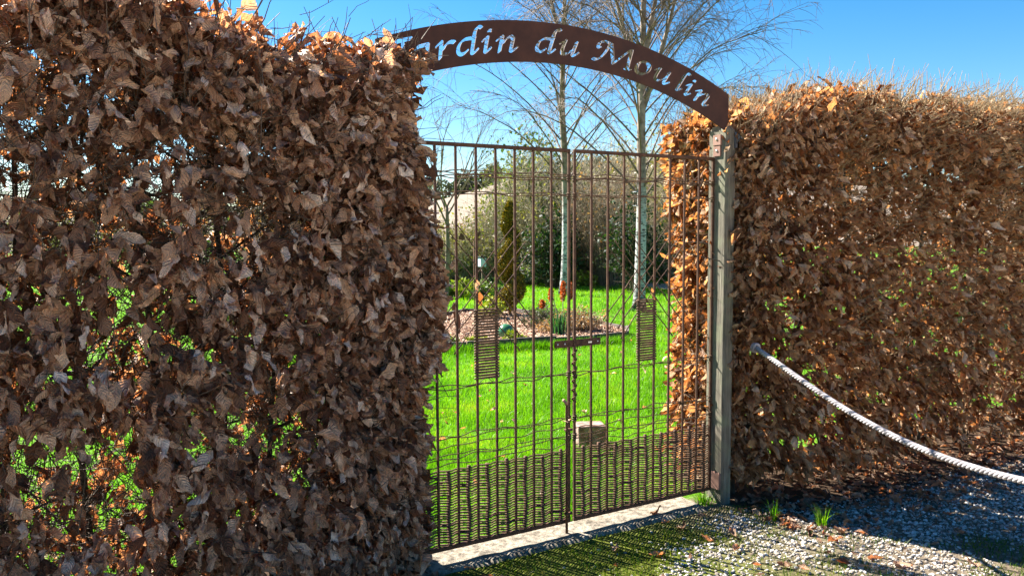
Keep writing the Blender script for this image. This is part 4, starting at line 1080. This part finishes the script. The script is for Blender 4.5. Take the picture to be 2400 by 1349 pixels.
part('rod', one_tube('rod', [c0 + np.array(AX) * -0.17 + [0, 0, 1.49], c0 + np.array(AX) * 0.16 + [0, 0, 1.49]], 0.004, 6), M_RUSTFIG, orn)
part('pole', one_tube('pole', [c0 + np.array(AX) * 0.045, c0 + np.array(AX) * 0.045 + [0, 0, 1.488]], 0.005, 6), M_RUSTFIG, orn)
part('house', extrude_poly('house', [(-0.135, 1.495), (-0.055, 1.495), (-0.062, 1.53), (-0.08, 1.558), (-0.1, 1.575), (-0.118, 1.556), (-0.13, 1.53)], c0, AX), M_RUSTFIG, orn)
bird = lambda x, z, s: [(x, z), (x + .012 * s, z + .004), (x + .022 * s, z + .018), (x + .034 * s, z + .05), (x + .03 * s, z + .068), (x + .018 * s, z + .074), (x + .008 * s, z + .064), (x + .002 * s, z + .046), (x - .012 * s, z + .02)]
part('bird', extrude_poly('bird', bird(0.09, 1.524, 1.0), c0, AX), M_RUSTFIG, orn)
part('bird', extrude_poly('bird', [(-0.03, 1.494), (0.0, 1.494), (0.004, 1.506), (-0.004, 1.52), (-0.014, 1.514), (-0.03, 1.5)], c0, AX), M_RUSTFIG, orn)
part('bird', extrude_poly('bird', [(0.07, 1.494), (0.11, 1.494), (0.125, 1.505), (0.10, 1.516), (0.085, 1.51)], c0, AX), M_RUSTFIG, orn)
b0 = np.array([2.93, 7.15, bedz])
orn2 = thing('rusty_bird', 'rusty metal bird figure on a post at the left of the flower bed', 'ornament', tuple(b0))
part('post', extrude_poly('post', [(0.02, 0), (0.06, 0), (0.075, 0.16), (0.055, 0.30), (-0.01, 0.34), (-0.04, 0.32), (-0.02, 0.2)], b0, AX, 0.012), M_RUSTFIG, orn2)
part('bird', extrude_poly('bird', [(-0.05, 0.345), (0.0, 0.345), (0.02, 0.37), (0.01, 0.42), (-0.01, 0.46), (-0.035, 0.465), (-0.045, 0.44), (-0.06, 0.40)], b0, AX, 0.012), M_RUSTFIG, orn2)

# ------------------------------------------------------------------ birches
def birch_mat():
    m, nt, out = mat('birch_bark')
    tc = N(nt, 'ShaderNodeTexCoord'); sp = N(nt, 'ShaderNodeSeparateXYZ'); nt.links.new(tc.outputs['Object'], sp.inputs[0])
    mp = N(nt, 'ShaderNodeMapping'); mp.inputs['Scale'].default_value = (5, 5, 14); nt.links.new(tc.outputs['Object'], mp.inputs[0])
    n1 = N(nt, 'ShaderNodeTexNoise', Scale=1.6, Detail=5.0, Roughness=0.7); nt.links.new(mp.outputs[0], n1.inputs['Vector'])
    n2 = N(nt, 'ShaderNodeTexNoise', Scale=7.0, Detail=4.0); nt.links.new(tc.outputs['Object'], n2.inputs['Vector'])
    white = ramp(nt, [(0.3, (0.26, 0.26, 0.26)), (0.7, (0.50, 0.49, 0.48))]); nt.links.new(n2.outputs[0], white.inputs[0])
    mk = ramp(nt, [(0.52, (0, 0, 0)), (0.57, (1, 1, 1))]); nt.links.new(n1.outputs[0], mk.inputs[0])
    c = mixc(nt, mk.outputs[0], white.outputs[0], (0.035, 0.03, 0.028))
    # the bark turns brown with height and is black and cracked at the foot
    up = N(nt, 'ShaderNodeMapRange'); up.inputs[1].default_value = 1.7; up.inputs[2].default_value = 2.7; nt.links.new(sp.outputs[2], up.inputs[0])
    br = ramp(nt, [(0.35, (0.11, 0.075, 0.055)), (0.7, (0.30, 0.235, 0.185))]); nt.links.new(n2.outputs[0], br.inputs[0])
    c = mixc(nt, up.outputs[0], c, br.outputs[0])
    lo = N(nt, 'ShaderNodeMapRange'); lo.inputs[1].default_value = 0.75; lo.inputs[2].default_value = 0.15; nt.links.new(sp.outputs[2], lo.inputs[0])
    lom = math_n(nt, 'MULTIPLY', lo.outputs[0], math_n(nt, 'GREATER_THAN', n1.outputs[0], 0.47))
    c = mixc(nt, lom, c, (0.04, 0.036, 0.034))
    pb = N(nt, 'ShaderNodeBsdfPrincipled'); pb.inputs['Roughness'].default_value = 0.8; nt.links.new(c, pb.inputs['Base Color'])
    bu = N(nt, 'ShaderNodeBump', Strength=0.4, Distance=0.02); nt.links.new(n1.outputs[0], bu.inputs['Height']); nt.links.new(bu.outputs[0], pb.inputs['Normal'])
    nt.links.new(pb.outputs[0], out.inputs[0]); return m
M_BIRCH = birch_mat()
M_BTWIG = solid_mat('birch_twig', (0.085, 0.055, 0.04), (0.18, 0.125, 0.09), scale=3, rough=0.7, bump=0.0)
def birch(label, x0, y0, trunk, forks, H, r0, seed, z_first, reach):
    r = np.random.default_rng(seed)
    root = thing('birch_tree', label, 'tree', (x0, y0, 0), 'bare birch trees behind the gate')
    tr = np.array(trunk, float) + np.array([x0, y0, 0])
    # smooth the trunk line
    zz = np.linspace(0, tr[-1, 2], 40)
    T = np.c_[np.interp(zz, tr[:, 2], tr[:, 0]), np.interp(zz, tr[:, 2], tr[:, 1]), zz]
    for _ in range(3): T[1:-1, :2] = (T[:-2, :2] + T[1:-1, :2] * 2 + T[2:, :2]) / 4
    rad = r0 * (1 - zz / tr[-1, 2]) ** 0.8 + 0.006; rad[0] *= 1.35; rad[1] *= 1.08
    part('trunk', one_tube('trunk', T, rad, 12), M_BIRCH, root)
    axes = [(T, rad)]
    for (zf, pts) in forks:
        b = np.array([np.interp(zf, T[:, 2], T[:, 0]), np.interp(zf, T[:, 2], T[:, 1]), zf]); e = b + np.array(pts)
        f = bez([b, b + np.array(pts) * [0.55, 0.55, 0.4], e], 24); fr = np.linspace(r0 * 0.55, 0.006, 24)
        part('limb', one_tube('limb', f, fr, 8), M_BIRCH, root); axes.append((f, fr))
    prim = []; pr = []
    for ai, (A, ar) in enumerate(axes):
        zs = A[:, 2]
        nb = 46 if ai == 0 else 20
        for k in range(nb):
            z = zs[0] + (zs[-1] - zs[0]) * ((k + r.uniform(0, 0.8)) / nb) if ai else z_first + (zs[-1] - z_first - 0.2) * ((k + r.uniform(0, .8)) / nb) ** 1.1
            b = np.array([np.interp(z, zs, A[:, 0]), np.interp(z, zs, A[:, 1]), z])
            a = k * 2.4 + r.uniform(-.5, .5); f = (z - z_first) / (H - z_first)
            L = reach * (1.0 - 0.72 * f) * r.uniform(0.65, 1.15) * (0.75 if ai else 1)
            out = np.array([math.cos(a), math.sin(a), 0])
            p1 = b + out * L * 0.42 + np.array([0, 0, L * 0.50]); p2 = b + out * L * 0.82 + np.array([0, 0, L * r.uniform(0.7, 0.95)]); p3 = b + out * L * 1.08 + np.array([0, 0, L * r.uniform(0.45, 0.85)])
            c = bez([b, p1, p2, p3], 12) + r.normal(0, 0.02, (12, 3)) * np.linspace(0, 1, 12)[:, None] + (np.sin(np.linspace(0, 1, 12) * r.uniform(3, 7) + r.uniform(0, 6)) * np.linspace(0, 0.09, 12))[:, None] * r.normal(0, 1, 3)
            prim.append(c); pr.append(np.linspace(0.018 * (1 - 0.6 * f) + 0.004, 0.0045, 12))
    bag = Bag(); prim = np.array(prim)
    V, F = tubes(prim, np.array(pr), 5); bag.add(V, F)
    ns = 13; sec = []
    n1 = len(prim)
    i = np.repeat(np.arange(n1), ns); s = r.uniform(0.16, 1.0, n1 * ns)
    jf = s * 11; j0 = np.minimum(jf.astype(int), 10); fr_ = (jf - j0)[:, None]
    b = prim[i, j0] * (1 - fr_) + prim[i, j0 + 1] * fr_
    tdir = nrm(prim[i, j0 + 1] - prim[i, j0])
    d = nrm(tdir + r.normal(0, 0.42, (len(i), 3)) + [0, 0, 0.12])
    Ls = (np.linalg.norm(prim[i, -1] - prim[i, 0], axis=1) * 0.44 * r.uniform(0.5, 1.2, len(i)))[:, None]
    e = b + d * Ls + np.array([0, 0, -0.14]) * Ls; m_ = b + d * Ls * 0.55 + np.array([0, 0, 0.06]) * Ls
    t = np.linspace(0, 1, 7)[None, :, None]
    S2 = b[:, None] * (1 - t) ** 2 + 2 * m_[:, None] * t * (1 - t) + e[:, None] * t * t + r.normal(0, 0.012, (len(i), 7, 3)) * t
    V, F = tubes(S2, np.linspace(0.0058, 0.0028, 7)[None] * np.ones((len(i), 1)), 3); bag.add(V, F)
    nt_ = 6; n2 = len(S2)
    i = np.repeat(np.arange(n2), nt_); s = r.uniform(0.15, 1.0, n2 * nt_); jf = s * 6; j0 = np.minimum(jf.astype(int), 5); fr_ = (jf - j0)[:, None]
    b = S2[i, j0] * (1 - fr_) + S2[i, j0 + 1] * fr_; td = nrm(S2[i, j0 + 1] - S2[i, j0])
    d = nrm(td + r.normal(0, 0.6, (len(i), 3))); Lt = r.uniform(0.16, 0.42, (len(i), 1))
    e = b + d * Lt + np.array([0, 0, -0.30]) * Lt; m_ = b + d * Lt * 0.55
    t = np.linspace(0, 1, 4)[None, :, None]
    S3 = b[:, None] * (1 - t) ** 2 + 2 * m_[:, None] * t * (1 - t) + e[:, None] * t * t
    V, F = tubes(S3, np.linspace(0.0034, 0.0020, 4)[None] * np.ones((len(i), 1)), 3); bag.add(V, F)
    part('crown', bag.mesh('crown'), M_BTWIG, root, 'stuff')
birch('bare birch seen between the two gate leaves, slimmer white trunk', 8.83, 12.92, [(0, 0, 0), (0.05, -0.02, 1.0), (0.06, 0, 2.2), (0.02, 0, 3.4), (-0.06, 0.02, 4.6), (0.0, 0.02, 6.2), (0.03, 0, 7.6), (0.05, 0.0, 9.2)],
      [(6.0, (-0.5, 0.3, 2.6))], 9.2, 0.115, 41, 2.6, 3.1)
birch('bare birch with a thicker pale trunk seen through the right gate leaf', 7.91, 8.96, [(0, 0, 0), (0.03, 0, 1.0), (0.05, 0, 2.2), (0.02, 0.0, 3.4), (0.05, 0.0, 4.6), (0.06, 0.0, 6.0), (0.1, 0, 7.4), (0.1, 0.0, 8.8)],
      [(3.9, (0.9, -0.5, 3.9)), (4.3, (-0.75, 0.45, 3.4)), (4.8, (0.5, -0.2, 3.2))], 8.8, 0.115, 42, 2.1, 3.2)

# feeder hanging beside the trunk
c = np.array([7.775, 8.89, 0])
fd = thing('bird_feeder', 'dark hanging bird feeder beside the thicker birch trunk', 'bird feeder', (7.775, 8.89, 2.07))
part('roof', bevel_box('roof', c[0] - .06, c[0] + .06, c[1] - .06, c[1] + .06, 2.325, 2.345, 0.004, 1), M_GREYMETAL, fd)
part('tray', bevel_box('tray', c[0] - .055, c[0] + .055, c[1] - .055, c[1] + .055, 2.06, 2.075, 0.003, 1), M_DARKMETAL if 'M_DARKMETAL' in globals() else M_GREYMETAL, fd)
for k in range(8):
    a = k * math.pi / 4; q = c + [0.045 * math.cos(a), 0.045 * math.sin(a), 0]
    part('bar', one_tube('bar', [q + [0, 0, 2.076], q + [0, 0, 2.324]], 0.006, 5), M_STEM, fd)
part('hanger', one_tube('hanger', [c + [0, 0, 2.346], c + [0.01, 0, 2.5], c + [0.05, 0.02, 2.62]], 0.006, 5), M_STEM, fd)
# nest box on a pole
p0 = stand(-0.037, 22)
nb = thing('nest_box', 'small pale blue nest box on a pole at the back of the garden', 'nest box', tuple(p0))
M_BLUEBOX = solid_mat('pale_blue_paint', (0.38, 0.46, 0.58), (0.5, 0.58, 0.7), scale=8, rough=0.7, bump=0.1)
M_BLUE = solid_mat('bright_blue', (0.05, 0.22, 0.5), (0.08, 0.32, 0.65), scale=8, rough=0.5, bump=0.1)
part('pole', one_tube('pole', [p0, p0 + [0, 0, 0.62]], 0.02, 6), M_BARK_OLD, nb)
part('box', bevel_box('box', p0[0] - .085, p0[0] + .085, p0[1] - .085, p0[1] + .085, 0.62, 0.86, 0.006, 1), M_BLUEBOX, nb)
part('roof', bevel_box('roof', p0[0] - .10, p0[0] + .10, p0[1] - .11, p0[1] + .11, 0.862, 0.90, 0.006, 1), M_DARKG, nb)
q0 = stand(0.0385, 24)
fb = thing('blue_ornament', 'small bright blue bird ornament among the shrubs behind the lawn', 'ornament', tuple(q0))
part('pole', one_tube('pole', [q0, q0 + [0, 0, 0.36]], 0.01, 6), M_GREYMETAL, fb)
part('bird', extrude_poly('bird', [(-0.12, 0.50), (-0.06, 0.50), (0.02, 0.38), (0.07, 0.36), (0.08, 0.40), (0.03, 0.50), (-0.04, 0.56)], q0, AX, 0.05), M_BLUE, fb)
w0 = stand(0.0, 15.4)
pl_ = thing('plant_label', 'small white plant label half hidden by the spiral topiary', 'label', tuple(w0))
M_WHITE = solid_mat('white_plastic', (0.6, 0.62, 0.68), (0.7, 0.71, 0.76), scale=8, rough=0.5, bump=0.05)
part('stick', one_tube('stick', [w0, w0 + [0, 0, 0.8]], 0.008, 6), M_GREYMETAL, pl_)
part('card', bevel_box('card', w0[0] - .05, w0[0] + .05, w0[1] - .006, w0[1] + .006, 0.80, 0.95, 0.002, 1), M_WHITE, pl_)

# ------------------------------------------------------------------ shrubs and trees at the back of the garden
def backshrub(label, side, dist, h, w, n, wood, leaf, leaf_n, leaf_s, seed, tint=0.5, name='garden_shrub', cat='shrub', r0=0.012, up=0.55, z0=0.0):
    p = stand(side, dist)
    twig_bush(name, label, cat, p[0], p[1], z0, h * (1.22 if h > 1.5 else 1), w * (1.15 if h > 1.5 else 1), n, wood, seed, leaf, leaf_n, leaf_s, group='shrubs at the back of the garden', r0=r0, spread_up=up, tint=tint, sub=7)
backshrub('tall tangled shrub of pale bare twigs behind the centre of the gate', 0.045, 25, 3.7, 2.0, 420, M_BARK_PALE, M_OLIVE, 5200, 0.10, 51, 0.6)
backshrub('ivy covered shrub with dark green crown left of the tangled twigs', 0.030, 26.5, 4.1, 1.3, 160, M_BARK_OLD, M_IVY, 6500, 0.13, 52, 0.55)
backshrub('light lime green shrub under the ivy covered one', 0.003, 25.5, 3.1, 0.9, 120, M_BARK_PALE, M_LIME, 3000, 0.11, 53, 0.45)
backshrub('olive green hedge shrub at the far left seen through the gate', -0.075, 26, 1.7, 1.6, 260, M_BARK_PALE, M_OLIVE, 5600, 0.10, 54, 0.6)
backshrub('olive shrub with an ivy stem behind the pale blue nest box', -0.045, 25, 1.65, 1.2, 240, M_BARK_PALE, M_OLIVE, 5200, 0.09, 55, 0.5)
backshrub('twiggy tan shrub behind the spiral topiary', -0.015, 27, 1.9, 1.5, 320, M_BARK_PALE, M_TAN, 3600, 0.09, 56, 0.5)
backshrub('dark evergreen shrub left of the slim birch trunk', 0.052, 22.5, 2.0, 0.62, 70, M_BARK_OLD, M_DARKG, 4200, 0.11, 57, 0.5)
backshrub('low grey leaved shrub with white edges beside the blue bird', 0.022, 23, 0.75, 0.45, 60, M_BARK_OLD, M_GREY, 1500, 0.09, 58, 0.7)
backshrub('tan dry leaved hedge shrub between the two birches', 0.11, 24, 2.5, 1.5, 330, M_BARK_PALE, M_TAN, 6200, 0.085, 59, 0.6)
backshrub('open shrub of long upright brown stems between the two birches', 0.118, 22.5, 2.9, 1.1, 110, M_BARK_OLD, M_TAN, 400, 0.08, 60, 0.5, up=0.1)
backshrub('low yellow green plant at the foot of the tan hedge shrub', 0.084, 22.3, 0.55, 0.55, 60, M_BARK_OLD, M_LIME, 1400, 0.09, 61, 0.75)
backshrub('dark rounded evergreen left of the thicker birch', 0.152, 20.5, 2.2, 0.5, 60, M_BARK_OLD, M_DARKG, 3200, 0.10, 62, 0.45)
backshrub('low dark foliage standing in for the shade behind the path', 0.14, 24.5, 0.9, 1.4, 150, M_BARK_OLD, M_DARKG, 5200, 0.10, 63, 0.5, up=0.1)  # dark leaves put where only shade lies beneath the shrubs
backshrub('broad olive shrub behind the thicker birch', 0.185, 27, 4.0, 2.2, 420, M_BARK_PALE, M_OLIVE, 8500, 0.11, 64, 0.6)
backshrub('high bare twiggy shrub right of the thicker birch', 0.225, 25, 3.9, 1.7, 320, M_BARK_PALE, M_OLIVE, 3500, 0.10, 65, 0.7)
backshrub('pale bare tangle reaching into the sky between the birches', 0.115, 28, 4.3, 1.9, 380, M_BARK_PALE, M_TAN, 900, 0.09, 66, 0.6)
backshrub('orange brown dry plant at the foot of the slim birch', 0.062, 23.6, 0.85, 0.4, 60, M_BARK_OLD, M_PLUME, 900, 0.08, 67, 0.8)
backshrub('low daffodil patch at the left end of the lawn', -0.06, 19.5, 0.4, 0.9, 90, M_BARK_OLD, M_LIME, 1600, 0.12, 68, 0.3)
backshrub('green clump left behind the spiral topiary', -0.025, 18.2, 0.5, 0.5, 60, M_BARK_OLD, M_IVY, 1200, 0.09, 69, 0.7)
for k, (s_, d_, h_, w_, lm, lab) in enumerate([(-0.18, 26, 2.6, 1.8, M_OLIVE, 'olive shrub glimpsed through the left hedge near its end'), (-0.30, 27, 3.4, 2.2, M_TAN, 'tan shrub glimpsed through the middle of the left hedge'), (-0.42, 25, 2.4, 1.8, M_IVY, 'ivy green shrub glimpsed through the left hedge'), (-0.55, 27, 3.0, 2.2, M_OLIVE, 'olive shrub glimpsed through the left end of the left hedge')]):
    backshrub(lab, s_, d_, h_, w_, 160, M_BARK_OLD, lm, 2600, 0.12, 80 + k)

def bare_tree(label, side, dist, h, seed, lean=0.0):
    r = np.random.default_rng(seed); p = stand(side, dist)
    root = thing('bare_tree', label, 'tree', tuple(p), None)
    T = bez([p, p + [0.1, 0, h * 0.3], p + [0.05 + lean, 0, h * 0.5]], 10)
    part('trunk', one_tube('trunk', T, np.linspace(0.06, 0.035, 10), 9), M_BARK_OLD, root)
    bag = Bag(); C = []; R = []
    def grow(b, d, L, r0, depth):
        e = b + d * L; m_ = (b + e) / 2 + r.normal(0, 0.09 * L, 3)
        C.append(bez([b, m_, e], 6)); R.append(np.linspace(r0, r0 * 0.55, 6))
        if depth == 0: return
        for k in range(3 if depth > 1 else 4):
            s = r.uniform(0.4, 1.0); bb = bez([b, m_, e], 11)[int(s * 10)]
            grow(bb, nrm(d + r.normal(0, 0.5, 3) + [0, 0, 0.25]), L * r.uniform(0.5, 0.75), r0 * 0.5, depth - 1)
    for k in range(5):
        a = k * 1.3 + r.uniform(0, 1)
        grow(T[-1 - (k % 3)], nrm(np.array([math.cos(a) * 0.55, math.sin(a) * 0.55, 0.9])), h * 0.34, 0.024, 4)
    V, F = tubes(np.array(C), np.array(R), 4); bag.add(V, F)
    part('crown', bag.mesh('crown'), M_BARK_OLD, root, 'stuff')
bare_tree('small forked bare tree beside the end of the left hedge', -0.083, 17.0, 4.2, 71)

# wood on the skyline of the hill
Vs, Fs_, Ts, off = [], [], [], 0
bag = Bag(); M_WOOD = FOL('far_wood', (0.035, 0.045, 0.035), (0.075, 0.085, 0.06), (0.13, 0.135, 0.10))
for k in range(240):
    s = rng.uniform(-0.6, 0.5); d = rng.uniform(215, 245)
    p = stand(s, d); z = float(hill_z(np.array([p[0]]), np.array([p[1]]))[0]); h = rng.uniform(4.0, 8.0); n = 260
    q = nrm(rng.normal(0, 1, (n, 3))) * (rng.uniform(0.3, 1, (n, 1)) ** 0.4) * np.array([h * 0.36, h * 0.36, h * 0.5])
    V, F, T = leaf_cloud(np.array([p[0], p[1], z + h * 0.45]) + q, np.full(n, 1.1), np.clip(rng.normal(rng.uniform(.2, .8), 0.2, n), 0, 1), 500 + k)
    bag.add(V, F, T)
tag(link('far_wood', bag.mesh('far_wood'), M_WOOD), 'dark line of trees on the skyline above the bare field', 'wood', kind='stuff')
